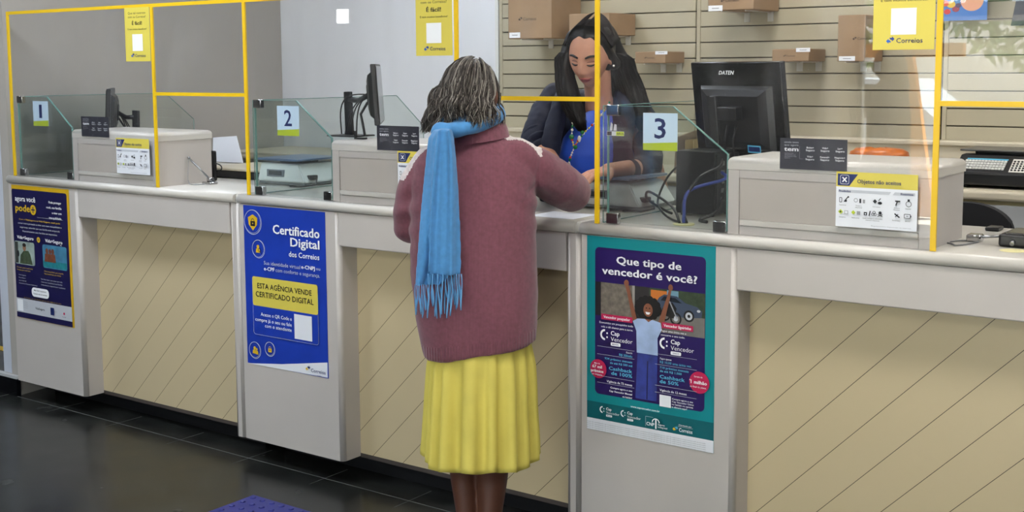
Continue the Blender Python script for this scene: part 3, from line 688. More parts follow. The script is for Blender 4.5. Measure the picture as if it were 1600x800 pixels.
def cap(x, z, sc, badge):
    f.ring(x+.014*sc, z+.018*sc, .018*sc, .0065*sc, M_white); f.rect(x+.014*sc, z-.002*sc, x+.034*sc, z+.04*sc, M_purple if sc > .7 else M_dteal)
    f.disc(x+.022*sc, z+.024*sc, .003*sc, M_white); f.disc(x+.022*sc, z+.011*sc, .003*sc, M_white)
    tl('Cap', x+.036*sc, z+.0195*sc, .0145*sc, bold=.02); tl('Vencedor', x+.036*sc, z+.0005*sc, .0145*sc, bold=-.004, w=.080*sc)
    f.rect(x+.036*sc, z-.0145*sc, x+.072*sc, z-.0035*sc, M_white, .003*sc); tl(badge, x+.054*sc, z-.0115*sc, .005*sc, M_purple, 'c')
cap(3.346, .708, 1, 'MENSAL'); cap(3.563, .708, 1, 'ÚNICO')
def hl(x0, x1, z): f.line(x0, z, x1, z, .0009, M_lgrey)
for z in (.687, .661, .590, .568): hl(3.332, 3.470, z)
for z in (.690, .657, .590, .568): hl(3.545, 3.690, z)
tl('Guarde', xr, .677, .0055, al='r'); tl('R$ 30/mês', xr, .665, .008, M_cyan, 'r', .02)
tl('934 prêmios mensais', xr, .647, .007, M_cyan, 'r', .015, .102); tl('de até R$ 500 mil', xr, .635, .007, M_cyan, 'r', .015, .082)
tl('Cashback', xr, .615, .0115, M_cyan, 'r', .02, .086); tl('de 100%', xr, .600, .0115, M_cyan, 'r', .02, .077)
tl('Vigência de 72 meses', xr, .573, .0075, al='r', w=.094)
tl('Compre agora o seu', xr, .555, .006, al='r', w=.080, bold=.02); tl('Cap Vencedor Mensal', xr, .5435, .006, al='r', w=.084, bold=.02); tl('no balcão!', xr, .532, .006, al='r', bold=.02)
tl('Pague apenas', xl, .675, .0055); tl('R$ 10,00 uma única vez.', xl, .663, .0075, M_cyan, w=.110)
tl('710 prêmios mensais', xl, .646, .007, M_cyan, w=.1, bold=.015); tl('de até R$ 1.500', xl, .635, .007, M_cyan, w=.076, bold=.015)
tl('Cashback', xl, .615, .0115, M_cyan, w=.087, bold=.02); tl('de 50%', xl, .600, .0115, M_cyan, w=.066, bold=.02)
tl('Vigência de 12 meses', xl, .574, .0075, w=.094)
f.rect(xl, .526, xl+.040, .563, M_paper)
for i, s_ in enumerate(('Compre agora o seu', 'Cap Vencedor Único', 'no balcão ou aponte', 'a câmera aqui!')): tl(s_, 3.607, .5535-.0085*i, .0055, w=[.072, .075, .073, .052][i], bold=.012)
tl('Mais de', 3.334, .628, .005, al='c'); tl('67 mil', 3.334, .615, .010, al='c', bold=.03, w=.036); tl('prêmios', 3.334, .601, .010, al='c', bold=.03, w=.047); tl('em dinheiro.', 3.334, .592, .005, al='c', w=.04)
tl('Sorteio de', 3.697, .636, .005, al='c', w=.028); tl('1 milhão', 3.699, .616, .011, al='c', bold=.03, w=.054); tl('R$', 3.667, .624, .004); tl('ao final do plano.', 3.697, .604, .0055, al='c', w=.056)
tl('www.capvencedor.com.br', 3.512, .506, .0065, al='c', w=.105)
cap(3.347, .470, .62, 'MENSAL'); cap(3.426, .470, .62, 'ÚNICO')
f.ring(3.552, .471, .014, .003, M_white); f.rect(3.536, .450, 3.568, .472, M_dteal); f.rect(3.550, .452, 3.555, .482, M_white); tl('CNP', 3.519, .459, .011, bold=.02, w=.028); tl('Seguros', 3.560, .465, .0055); tl('holding brasil', 3.560, .457, .0055, w=.033); f.line(3.516, .487, 3.516, .455, .0008, M_lgrey); f.line(3.516, .487, 3.543, .487, .0008, M_lgrey)
hl(3.630, 3.682, .474); tl('Distribuído por', 3.634, .477, .004, w=.044); logo(f, 3.612, .457, .017, M_gold, M_cyan); tl('Correios', 3.635, .458, .012, bold=.012, w=.046)
for i in range(5): tl('Título de capitalização da modalidade incentivo emitido conforme condições gerais disponíveis no site da seguradora responsável pela promoção', 3.297, .4345-.0062*i, .0028, M_grey, w=.43, bold=.01)
f.emit(t)

# yellow notices taped to the tall screens
def notice(x0, x1, z0, z1, lab, full):
    t, f = sheet('notice', lab, 'notice', x0, x1, z0, z1, -.0024, M_yprint, .0006, 'yellow notices on the tall screens')
    w_ = x1-x0; xc = (x0+x1)/2; k = w_/.165
    f.p = 'lettering'
    f.text('Que tal contrato', xc, z1-.028*k, .0095*k, M_dark, al='c', w=.118*k, bold=.008); f.text('com os Correios?', xc, z1-.044*k, .0095*k, M_dark, al='c', w=.118*k, bold=.008)
    f.text('É fácil!', xc, z1-.073*k, .0155*k, M_dark, al='c', w=.066*k, bold=.03); f.text('E tem muitos benefícios!', xc, z1-.094*k, .0075*k, M_dark, al='c', w=.125*k, bold=.004)
    f.rect(xc-.034*k, z1-.182*k, xc+.034*k, z1-.112*k, M_white)
    logo(f, xc-.046*k, z0+.016*k, .02*k, mat('logo_blue', (20, 90, 190), .4), mat('logo_blue2', (24, 60, 140), .4)); f.text('Correios', xc-.018*k, z0+.018*k, .0135*k, M_navy, w=.07*k, bold=.008)
    f.emit(t)
notice(.947, 1.113, 1.613, 1.840, 'yellow notice taped at the top of the screen of window 1', 1)
notice(2.578, 2.741, 1.620, 1.843, 'yellow notice at the top of the screen of window 2, near the customer\'s head', 1)
notice(4.208, 4.374, 1.619, 1.842, 'yellow notice at the top of the screen of window 3', 1)

# 'objects not accepted' cards
def card(x0, lab):
    x1 = x0+.228; z0, z1 = 1.130, 1.284
    t, f = sheet('information_card', lab, 'sign', x0, x1, z0, z1, -.0018, M_paper, .0006, 'prohibited object cards on the tall screens')
    f.p = 'banner'
    f.rect(x0, z1-.042, x1, z1, M_yprint); f.poly([(x0+.004, z1-.039), (x0+.038, z1-.039), (x0+.062, z1-.006), (x0+.004, z1-.006)], M_navy)
    f.poly([(x0+.008, z1-.058), (x0+.150, z1-.058), (x0+.156, z1-.050), (x0+.008, z1-.050)], M_lgrey); f.poly([(x0+.16, z1-.058), (x0+.221, z1-.058), (x0+.221, z1-.050), (x0+.166, z1-.050)], M_lgrey)
    f.p = 'emblem'
    f.rect(x0+.011, z1-.035, x0+.037, z1-.009, M_lgrey, .005); f.rect(x0+.0125, z1-.0335, x0+.0355, z1-.0105, M_navy, .004)
    f.line(x0+.018, z1-.0155, x0+.030, z1-.0285, .0035, M_white); f.line(x0+.030, z1-.0155, x0+.018, z1-.0285, .0035, M_white)
    row = [(.014, .022, .03), (.06, .069, .079), (.108, .118, .118), (.165, .176, .176), (.203, .203, .203)]
    za, zb2 = z1-.078, z1-.112
    # simple pictograms
    f.rect(x0+.010, za-.008, x0+.018, za+.006, M_dark, .002); f.rect(x0+.0115, za-.0065, x0+.0165, za+.0045, M_paper, .002); f.line(x0+.024, za-.006, x0+.034, za+.007, .0025, M_dark); f.disc(x0+.036, za+.008, .0025, M_dark); f.disc(x0+.029, za-.003, .0035, M_dark)
    f.ring(x0+.058, za, .0055, .001, M_dark); f.rect(x0+.068, za-.007, x0+.073, za+.005, M_dark); f.rect(x0+.078, za-.007, x0+.084, za+.003, M_grey)
    f.poly([(x0+.106, za), (x0+.112, za+.006), (x0+.118, za), (x0+.112, za-.006)], M_dark); f.disc(x0+.126, za-.004, .006, M_dark, .004); f.line(x0+.122, za+.002, x0+.128, za+.009, .002, M_dark)
    f.line(x0+.168, za+.004, x0+.182, za+.004, .004, M_dark); f.line(x0+.170, za-.008, x0+.174, za+.004, .003, M_dark); f.ring(x0+.205, za-.002, .008, .0015, M_dark); f.rect(x0+.202, za+.004, x0+.208, za+.011, M_dark)
    f.poly([(x0+.008, zb2), (x0+.015, zb2+.007), (x0+.022, zb2), (x0+.015, zb2-.007)], M_green); f.disc(x0+.015, zb2, .0025, M_dark); f.rect(x0+.026, zb2-.006, x0+.037, zb2+.004, M_grey); f.rect(x0+.0275, zb2-.0045, x0+.0355, zb2+.0025, M_paper)
    f.poly([(x0+.046, zb2), (x0+.052, zb2+.006), (x0+.058, zb2), (x0+.052, zb2-.006)], M_green); f.rect(x0+.062, zb2-.006, x0+.072, zb2+.004, M_grey)
    f.rect(x0+.082, zb2-.006, x0+.091, zb2+.003, M_dark); f.disc(x0+.0865, zb2-.002, .002, M_paper); f.line(x0+.097, zb2-.007, x0+.1, zb2+.007, .003, M_dark)
    for k in range(3): a = k*2.094+1.57; f.ring(x0+.111+.0035*math.cos(a), zb2+.0035*math.sin(a), .0042, .0014, M_dark)
    f.disc(x0+.128, zb2+.003, .0045, M_dark); f.line(x0+.121, zb2-.007, x0+.135, zb2-.001, .0018, M_dark); f.line(x0+.121, zb2-.001, x0+.135, zb2-.007, .0018, M_dark)
    f.line(x0+.168, zb2+.004, x0+.182, zb2-.006, .0035, M_dark); f.line(x0+.17, zb2-.005, x0+.178, zb2+.003, .002, M_dark)
    f.rect(x0+.194, zb2-.007, x0+.212, zb2+.005, M_dark, .002); f.rect(x0+.1955, zb2-.0055, x0+.2105, zb2+.0035, M_paper, .001); f.rect(x0+.212, zb2-.003, x0+.214, zb2+.001, M_dark); f.line(x0+.2, zb2-.001, x0+.206, zb2-.001, .0015, M_dark)
    f.p = 'lettering'
    f.text('Objetos não aceitos', x0+.062, z1-.030, .0115, M_navy, w=.122, bold=.015)
    f.text('Proibidos', x0+.010, z1-.0565, .0065, M_navy, bold=.03, w=.034); f.text('Restritos', x0+.184, z1-.0565, .0065, M_navy, bold=.03, w=.034)
    for s_, x, z in (('Explosivos', .022, -.093), ('Fluidos e', .068, -.093), ('inflamáveis', .068, -.098), ('Corrosivos', .118, -.093), ('Armas e', .174, -.093), ('Munições', .174, -.098), ('Líquidos', .205, -.093), ('Oxidantes', .022, -.127), ('Radioativos', .06, -.127), ('Gases, biológicos, infectantes,', .108, -.126), ('tóxicos e venenosos', .108, -.131), ('Perfurantes', .174, -.127), ('Bateria', .205, -.127)):
        f.text(s_, x0+x, z1+z-.001, .0034, M_dark, al='c')
    f.text('Regulamentos disponíveis na internet', x0+.215, z1-.147, .0032, M_grey, al='r', w=.11)
    f.emit(t)
card(.852, 'prohibited objects card on the screen of window 1'); card(2.483, 'prohibited objects card mostly hidden behind the customer\'s shoulder'); card(4.114, 'prohibited objects card on the screen of window 3')

# window numbers on the low glass
def number(k, n, lab, hw=.060):
    x0 = PW*k+.2235-.0; x1 = x0+.118 if k else x0-.0+.118; x0 -= .008 if k == 0 else .002; x1 = x0+.120; z0, z1 = 1.321, 1.436
    t, f = sheet('number_sign', lab, 'sign', x0, x1, z0, z1, .0124, mat('number_sign_pale_blue', (196, 218, 236), .4), .0008, 'window number signs')
    f.p = 'banner'; f.poly([(x0, z0), (x1, z0), (x1, z0+.027), (x0, z0+.021)], M_green)
    f.p = 'lettering'; f.text(n, (x0+x1)/2, z0+.038, .064, M_navy, al='c', bold=.012, w={'1': .022, '2': .042, '3': .04}[n])
    f.emit(t)
number(0, '1', 'pale blue and lime sign with the number 1'); number(1, '2', 'pale blue and lime sign with the number 2'); number(2, '3', 'pale blue and lime sign with the number 3')
t, f = sheet('sticker', 'small torn lock maker\'s sticker on the low glass of window 3', 'sticker', 3.352, 3.415, 1.362, 1.376, .0124, M_lgrey, .0006)
f.p = 'lettering'; f.rect(3.386, 1.3625, 3.4145, 1.3755, M_green); f.text('BIROL', 3.389, 1.3655, .007, M_dark, bold=.02); f.rect(3.353, 1.363, 3.37, 1.375, M_dark)
f.poly([(3.363, 1.378), (3.372, 1.378), (3.374, 1.398), (3.367, 1.405)], M_lgrey); f.poly([(3.376, 1.378), (3.388, 1.378), (3.388, 1.397), (3.38, 1.399)], M_lgrey); f.emit(t)

# dark 'tem' cards leaning on the chest lids
def temcard(x0, lab):
    x1 = x0+.2; z0, z1 = 1.283, 1.372
    t, f = sheet('promotion_card', lab, 'sign', x0, x1, z0, z1, .0095, mat('card_charcoal', (44, 44, 56), .4), .0009, 'dark promotion cards on the chests')
    W_ = M_lgrey; f.p = 'lettering'
    f.text('ainda bem', x0+.013, z1-.014, .0055, W_, w=.043); f.text('que agora', x0+.013, z1-.022, .0055, W_, w=.043); f.text('tem', x0+.013, z1-.037, .0125, M_white, w=.043, bold=.04)
    for i in range(4): f.text('seguro pessoal e coisas', x0+.014, z1-.0445-.0045*i, .0024, W_, w=[.028, .034, .037, .018][i])
    f.line(x0+.06, z1-.022, x0+.06, z1-.058, .0006, M_grey); f.line(x0+.06, z1-.058, x0+.072, z1-.058, .0006, M_grey)
    for i, (a, c) in enumerate((('Bolso+', 'Seguro'), ('Vida+', 'Seguro'), ('Lar+', 'Seguro'), ('Vida+', 'Seguro'), ('Funeral+', 'Seguro'), ('Negócio+', 'Seguro'))):
        x = x0+.092+.044*(i % 3); z = z1-.028-.0255*(i//3)
        f.text(a, x, z, .0055, M_white, al='c', bold=.02); f.text(c, x, z-.0075, .0055, M_white, al='c', bold=.02, w=.026)
    f.emit(t)
temcard(.590, 'dark promotion card on the chest of window 1'); temcard(2.375, 'dark promotion card on the chest of window 2, next to the customer\'s shoulder'); temcard(3.939, 'dark promotion card on the chest of window 3, below the big monitor')
# hanging posters at the right
t = thing('poster', 'blue poster with colourful shapes hung on the slatwall, cut by the top edge', 'poster', (3.87, 2.0, 1.76))
put('sheet', B().box(3.755, 3.962, 2.0, 2.003, 1.762, 2.05), mat('poster_sky_blue', (62, 120, 196), .4), t)
f = Flat(2.0); f.p = 'picture'
f.disc(3.90, 1.845, .047, mat('peach', (222, 160, 130), .5), .045); f.disc(3.868, 1.865, .03, mat('lime_blob', (110, 180, 60), .5), .02)
for i, (x, z, w_, c) in enumerate(((3.80, 1.80, .014, (200, 40, 40)), (3.815, 1.83, .018, (230, 190, 60)), (3.79, 1.835, .016, (220, 90, 50)), (3.835, 1.81, .015, (150, 40, 60)), (3.82, 1.87, .02, (200, 50, 50)), (3.845, 1.825, .012, (70, 50, 90)))): f.disc(x, z, w_, mat('blob_%d' % i, c, .5), w_*.8)
f.disc(3.821, 1.846, .007, M_white); f.emit(t)
t = thing('display_board', 'dark slate board hanging on the slatwall beside the blue poster', 'board', (4.15, 2.0, 1.72))
put('board', B().prism([(4.06, 1.735), (4.3, 1.735), (4.3, 2.1), (4.12, 2.1)], 'y', 1.99, 2.01), mat('dark_slate', (44, 50, 66), .5), t)
# ------------------------------------------------------------------ devices on the counter
def postal_scale(lab):
    x0, x1, y0, y1 = 1.345, 1.640, .36, .62
    t = thing('postal_scale', lab, 'scale', ((x0+x1)/2, (y0+y1)/2, HT), 'postal scales')
    M_sc = mat('scale_white', (236, 240, 242), .4)
    b = B(); z0, z1 = HT+.014, HT+.092
    lo = [(x0, y0), (x1, y0), (x1, y1), (x0, y1)]; hi = [(x0+.012, y0+.012), (x1-.05, y0+.012), (x1-.05, y1-.01), (x0+.012, y1-.01)]
    V = [b.bm.verts.new((*p, z0)) for p in lo]; H_ = [b.bm.verts.new((*p, z1)) for p in hi]
    b._f(V); b._f(H_[::-1])
    for i in range(4): b._f([V[i], V[(i+1) % 4], H_[(i+1) % 4], H_[i]])
    bmesh.ops.bevel(b.bm, geom=list(b.bm.edges), offset=.005, segments=2, affect='EDGES')
    put('body', b, M_sc, t)
    put('base', B().box(x0+.008, x1-.008, y0+.006, y1-.006, HT+.004, HT+.014), mat('scale_base', (120, 126, 130), .5), t)
    for sx in (x0+.03, x1-.03):
        for sy in (y0+.03, y1-.03): put('foot', B().cyl((sx, sy, HT+.0004), (sx, sy, HT+.006), .012), M_black, t)
    put('platter', B().box(x0-.002, x1-.04, y0-.005, y1+.01, z1+.012, z1+.022, .004, 2), mat('platter_blue_steel', (96, 122, 160), .3, metal=.4), t)
    put('spider', B().box(x0+.06, x1-.1, y0+.08, y1-.08, z1-.001, z1+.012), M_black, t)
    d = put('display', B().box(x0+.06, x0+.165, y0+.0015, y0+.010, z0+.022, z0+.052), mat('display_frame', (120, 128, 140), .3), t)
    put('screen', B().box(x0+.072, x0+.152, y0+.0005, y0+.004, z0+.028, z0+.047), mat('lcd_dark', (52, 60, 70), .2), d)
    put('cable', B().tube([(x1-.02, y0+.05, HT+.03), (x1+.03, y0+.04, HT+.034), (x1+.045, y0+.02, HT+.012), (x1+.02, y0-.03, HT+.005), (x1-.04, y0-.05, HT+.005)], .004), M_black, t)
    put('plug', B().box(x1-.035, x1+.003, y0+.03, y0+.075, HT+.028, HT+.046, .003, 1), M_black, t)
    return t
sc = postal_scale('white postal scale with a blue platter behind the number 2 sign')
dup(sc, (PW, 0, 0), 'white postal scale with a blue platter under the clerk\'s forearm')

def arm_monitor(lab, dz=0):
    t = thing('monitor', lab, 'monitor', (2.0, .25, 1.311), 'edge-on monitors on stands')
    d = Vector((-.64, .768, 0)); n = Vector((.768, .64, 0)); up = (Vector((0, 0, 1))-n*.06).normalized()
    c = Vector((2.148, .268, 1.476+dz))
    Mx = Matrix((( d.x, n.x, up.x, c.x), (d.y, n.y, up.y, c.y), (d.z, n.z, up.z, c.z), (0, 0, 0, 1)))
    put('housing', B().box(-.215, .215, -.012, .008, -.112, .118, .004, 2, xf=Mx), M_black, t)
    bulge = B(); bulge.loft([[Mx @ Vector((a*k1, y, b_*k1)) for a, b_ in ((-.17, -.09), (.17, -.09), (.17, .09), (-.17, .09))] for y, k1 in ((-.011, 1), (-.028, .85), (-.036, .6))], smooth=False)
    put('back_shell', bulge, M_black, t)
    put('screen', B().box(-.207, .207, .0082, .010, -.104, .110, xf=Mx), M_blackg, t)
    a = atY(541.5, 144, .25); z = 1.3115
    put('stand', B().box(1.998, 2.036, .243, .257, z+.004, 1.487+dz, .002, 1, xf=Matrix.Translation((2.01, .25, 1.31)) @ Matrix.Rotation(-.03, 4, 'Y') @ Matrix.Translation((-2.017, -.25, -1.31))), M_black, t)
    put('stand_base', B().box(1.95, 2.10, .18, .30, z+.0004, z+.006, .002, 1), M_black, t)
    e = Mx @ Vector((0, -.034, 0)); put('support_arm', B().tube([(2.01, .25, 1.455+dz), (2.06, .252, 1.452+dz), e], .011, 8), M_black, t)
    put('mount_plate', B().box(-.04, .04, -.042, -.033, -.04, .04, .004, 1, xf=Mx), M_black, t)
    for k, (dx, sag) in enumerate(((.0, .05), (.012, .1), (.03, .0), (.05, .13))):
        p0 = e+Vector((0, -.004, .0)); p3 = Vector((2.0+dx*1.6, .215, z+.01))
        pts = []
        for i in range(13):
            u = i/12; p = p0.lerp(p3, u); p.z += (.045 if k == 0 else .0)*math.sin(u*math.pi) + (p0.z-p3.z)*(u-u**2.2)*(.6 if k else .2); p.x -= .04*math.sin(u*math.pi)*(k == 0); p.y -= .02*math.sin(u*math.pi); pts.append(p)
        put('cable', B().tube(pts, .0028, 6), M_black, t)
    pts = [e+Vector((.012, -.01, -.02))]; b0 = Vector((2.105, .235, z+.005))
    put('cable', B().tube([e+Vector((.0, -.01, -.03)), Vector((2.085, .235, 1.40+dz)), Vector((2.10, .23, 1.36+dz*.8)), b0], .005, 6), M_black, t)
    return t
am = arm_monitor('black monitor seen edge-on on the chest of window 2')
am2 = arm_monitor('black monitor seen edge-on on the desk behind the chest of window 1', .125)
q_ = atY(177, 165, .43); am2.location = (q_.x+.150, .45, HT+.0005); am2.rotation_euler.z = math.pi+.2
b = B(); b.box(1.965, 1.972, .10, .11, 1.3115, 1.343); b.box(1.972, 2.01, .10, .125, 1.3115, 1.318)
t = thing('card_reader', 'small upright black card holder beside the monitor stand of window 2', 'card reader', (2.18, .1, 1.3115)); b.bm.transform(Matrix.Translation((.21, 0, 0))); put('holder', b, M_black, t)

# big monitor of window 3
t = thing('monitor', 'big black monitor seen from behind on the chest of window 3', 'monitor', (3.62, .45, HT))
pd = Vector((.94, -.34, 0)); pn = Vector((.34, .94, 0)); up = (Vector((0, 0, 1))-pn*.0-Vector((-.34, -.94, 0))*-.10).normalized()
up = (Vector((0, 0, 1))+Vector((-.34, -.94, 0))*.13).normalized(); pn2 = pd.cross(up); pn2 = -pn2 if pn2.dot(pn) < 0 else pn2
TLc = atY(1082, 97, .56)
c = TLc+pd*.212-up*.16
Mx = Matrix(((pd.x, pn2.x, up.x, c.x), (pd.y, pn2.y, up.y, c.y), (pd.z, pn2.z, up.z, c.z), (0, 0, 0, 1)))
BIGM = Mx
put('housing', B().box(-.212, .212, -.010, .014, -.16, .16, .004, 2, xf=Mx), M_blackg, t)
put('screen', B().box(-.204, .204, .0142, .016, -.15, .152, xf=Mx), M_blackg, t)
b = B(); b.loft([[Mx @ Vector((a*k1, y, b_*k1-.03)) for a, b_ in ((-.17, -.11), (.17, -.11), (.17, .11), (-.17, .11))] for y, k1 in ((-.0095, 1), (-.024, .9), (-.032, .7))], smooth=False)
put('back_shell', b, M_black, t)
put('hinge', B().box(-.045, .045, -.062, -.030, -.03, .015, .004, 2, xf=Mx), M_black, t)
p = Mx @ Vector((0, -.062, 0))
put('stand', B().prism([(-.03, -.055), (.03, -.055), (.03, .03), (-.03, .03)], 'y', -.075, -.058).box(-.06, -.035, -.07, -.055, -.17, .05) if False else B().box(-.085, -.055, -.055, -.040, -.30, .05, .003, 1, xf=Mx), M_black, t)
put('stand_base', B().box(p.x-.0, p.x+.2, p.y-.0, p.y+.17, HT+.0005, HT+.012, .004, 1), M_black, t)
put('stand_column', B().cyl((p.x+.03, p.y+.05, HT+.01), Mx @ Vector((-.07, -.045, -.25)), .014), M_black, t)
f = Flat(0); f.p = 'maker_name'; f.text('DATEN', -.075, .118, .0135, M_white, w=.075, bold=.03, shear=.35); f.xf = Mx @ Matrix.Translation((0, -.0102, 0)); f.emit(t)
f = Flat(0); f.p = 'label_sticker'; f.rect(.06, -.14, .12, -.115, M_cyan); f.rect(.064, -.136, .116, -.120, M_navy); f.xf = Mx @ Matrix.Translation((0, -.0335, 0)); f.emit(t)
for k, dx in enumerate((-.02, .02)):
    P0 = Mx @ Vector((dx, -.04, -.05)); P1 = Mx @ Vector((dx-.01, -.05, -.16)); P2 = Vector((P1.x, P1.y-.01, HT+.1)); put('cable', B().tube([P0, (P0+P1)/2+Vector((0, -.02, 0)), P1, P2], .004, 6), M_black, t)

# computer tower with cables
tx0, tx1, ty0, ty1, tz = 3.418, 3.562, .345, .50, 1.298
t = thing('computer_tower', 'small black computer tower behind the low glass of window 3', 'computer', (3.49, .5, HT))
put('case', B().box(tx0, tx1, ty0, ty1, HT+.008, tz, .004, 2), M_black, t)
put('back_plate', B().box(tx1-.001, tx1+.003, ty0+.01, ty0+.20, HT+.02, tz-.01), mat('dark_metal', (50, 52, 56), .4, metal=.6), t)
for i in range(5): put('port', B().box(tx1+.002, tx1+.006, ty0+.04, ty0+.062, HT+.05+.03*i, HT+.064+.03*i), M_steel, t)
for sx in (tx0+.02, tx1-.02):
    for sy in (ty0+.02, ty1-.02): put('foot', B().cyl((sx, sy, HT+.0003), (sx, sy, HT+.009), .01), M_black, t)
def wire(name, pts, r, mt, lab):
    P = [Vector(p) for p in pts]; out = []
    for i in range(len(P)-1):
        p0, p1, p2, p3 = P[max(i-1, 0)], P[i], P[i+1], P[min(i+2, len(P)-1)]
        for k in range(8):
            u = k/8; out.append(.5*((2*p1)+(p2-p0)*u+(2*p0-5*p1+4*p2-p3)*u*u+(3*p1-p0-3*p2+p3)*u**3))
    out.append(P[-1])
    o = put(name, B().tube(out, r, 8), mt, None, P[0]); tag(o, lab, 'cable', 'desk cables'); return o
M_bcab = mat('blue_cable', (38, 60, 150), .4)
g = (3.565, .13, HT+.006)
wire('cable', [g, (3.56, .14, HT+.03), (3.545, .20, HT+.10), (3.60, .34, HT+.13), (3.575, .37, HT+.15)], .0055, M_bcab, 'blue cable rising from the counter hole to the tower')
wire('cable', [(g[0]-.015, g[1], g[2]), (3.50, .17, HT+.05), (3.40, .20, HT+.09), (3.37, .24, HT+.06), (3.40, .30, HT+.02), (3.41, .335, HT+.006)], .0045, M_black, 'black cable looping from the counter hole before the tower')
wire('cable', [(g[0]+.005, g[1]+.01, g[2]), (3.54, .17, HT+.06), (3.56, .24, HT+.14), (3.585, .33, HT+.17), (3.572, .38, HT+.19)], .005, M_black, 'black cable rising beside the blue cable to the tower')
wire('cable', [(3.395, .42, HT+.17), (3.375, .36, HT+.12), (3.375, .30, HT+.05), (3.42, .25, HT+.02), (3.48, .2, HT+.006), (g[0]-.02, g[1]+.01, g[2])], .0038, M_black, 'thin black cable dropping along the front of the tower')
wire('cable', [(3.61, .20, HT+.005), (3.57, .23, HT+.006), (3.60, .29, HT+.03), (3.62, .31, HT+.1), (3.575, .40, HT+.12)], .005, M_black, 'black cable curling low beside the chest of window 3')
o = put('grommet', B().cyl((g[0], g[1], HT+.0003), (g[0], g[1], HT+.004), .034), mat('cream_yellow_plastic', (222, 214, 160), .4), None, g); tag(o, 'round cream cable grommet in the counter of window 3', 'grommet')
for k, (r_, c_, lab) in enumerate(((.045, M_black, 'black cable coil beside the chest of window 2, bottom loop'), (.038, M_bcab, 'blue cable coil beside the chest of window 2'), (.05, M_black, 'black cable coil beside the chest of window 2, upper loop'))):
    cx_, cy_ = 2.085-.005*k, .25+.03*k; pts = []
    for i in range(22):
        a = i/21*2*math.pi*1.6; pts.append((cx_+r_*math.cos(a), cy_+.25*r_*math.sin(a)+.0015*i, HT+.006+r_*(1.0+.02*k)+r_*math.sin(a)+.012*k))
    pts.append((2.135, cy_+.04, HT+.12)); wire('cable', pts, .0045 if k != 1 else .003, c_, lab)

# bay 1: cash drawer, papers, pin pad, hanging pen
t = thing('cash_drawer', 'black cash drawer with a cream lid behind the chest of window 1', 'cash drawer', (1.0, .6, HT))
put('body', B().box(.86, 1.30, .47, .80, HT+.0005, HT+.034, .003, 1), M_black, t)
put('lid', B().box(.855, 1.305, .465, .81, HT+.0345, HT+.046, .004, 2), M_cream, t)
put('lock', B().cyl((1.175, .463, HT+.018), (1.175, .4695, HT+.018), .009), M_chrome, t)
t = thing('paper_notice', 'white printed sheet propped up behind the cash drawer of window 1', 'paper', (.62, .86, HT+.046))
pts = [atY(333, 215, .76), atY(370, 212.5, .76), atY(380.5, 255, .70), atY(333, 259, .70)]
zb = HT+.0465
a_, b_, c_, d_ = pts; c_.z = max(c_.z, zb); d_.z = max(d_.z, zb)
def quad_slab(P, th, mt, name, par):
    q = B(); n = (P[1]-P[0]).cross(P[3]-P[0]).normalized()*th
    A = [q.bm.verts.new(p) for p in P]; C_ = [q.bm.verts.new(p-n) for p in P]; q._f(A); q._f(C_[::-1])
    for i in range(4): q._f([A[i], C_[i], C_[(i+1) % 4], A[(i+1) % 4]])
    return put(name, q, mt, par)
quad_slab(pts, .0015, M_paper, 'sheet', t)
def bil(u, v): return (a_.lerp(b_, u)).lerp(d_.lerp(c_, u), v)
n_ = (b_-a_).cross(d_-a_).normalized(); n_ = -n_ if n_.y > 0 else n_
def patch(u0, v0, u1, v1, mt, nm): quad_slab([bil(u0, v0)+n_*.0008, bil(u1, v0)+n_*.0008, bil(u1, v1)+n_*.0008, bil(u0, v1)+n_*.0008], .0003, mt, nm, t)
patch(.52, .1, .68, .26, M_grey, 'printed_block'); patch(.55, .31, .72, .72, M_grey, 'printed_block'); patch(.70, .08, .95, .11, M_grey, 'printed_line')
t = thing('pin_pad', 'slim black terminal standing against the rear corner of the chest of window 1', 'terminal', (1.08, .36, HT))
put('body', B().box(1.055, 1.090, .335, .355, HT+.0005, HT+.135, .006, 2), M_black, t)
pts = []
for i in range(15): a = -math.pi/2+math.pi*i/14; pts.append((1.09+.042*math.cos(a), .345, HT+.06+.018*math.sin(a)))
put('cable', B().tube(pts, .003, 6), M_black, t)
def pen_on_chest(off, lab):
    t = thing('chained_pen', lab, 'pen', (1.20, .17, HT))
    put('hook', B().box(1.1125, 1.122, .170, .182, 1.188, 1.2, .002, 1), M_chrome, t)
    put('pen', B().cyl((1.124, .178, 1.188), (1.185, .235, HT+.018), .0042, .0042, 10), M_steel, t)
    put('holder_base', B().box(1.165, 1.225, .20, .245, HT+.0005, HT+.012, .004, 1).box(1.18, 1.205, .215, .24, HT+.012, HT+.03, .003, 1), M_chrome, t)
    ch_ = B()
    P = [(1.119, .172, 1.187), (1.122, .165, 1.14), (1.126, .16, 1.10), (1.14, .155, HT+.004), (1.17, .150, HT+.003), (1.19, .17, HT+.003), (1.20, .19, HT+.003)]
    for i in range(len(P)-1):
        for k in range(8):
            p = Vector(P[i]).lerp(Vector(P[i+1]), k/8); ch_.ell(p, (.0022, .0022, .0022), None, 6, 4)
    put('ball_chain', ch_, M_steel, t)
pen_on_chest(0, 'pen on a ball chain hung on the side of the chest of window 1')
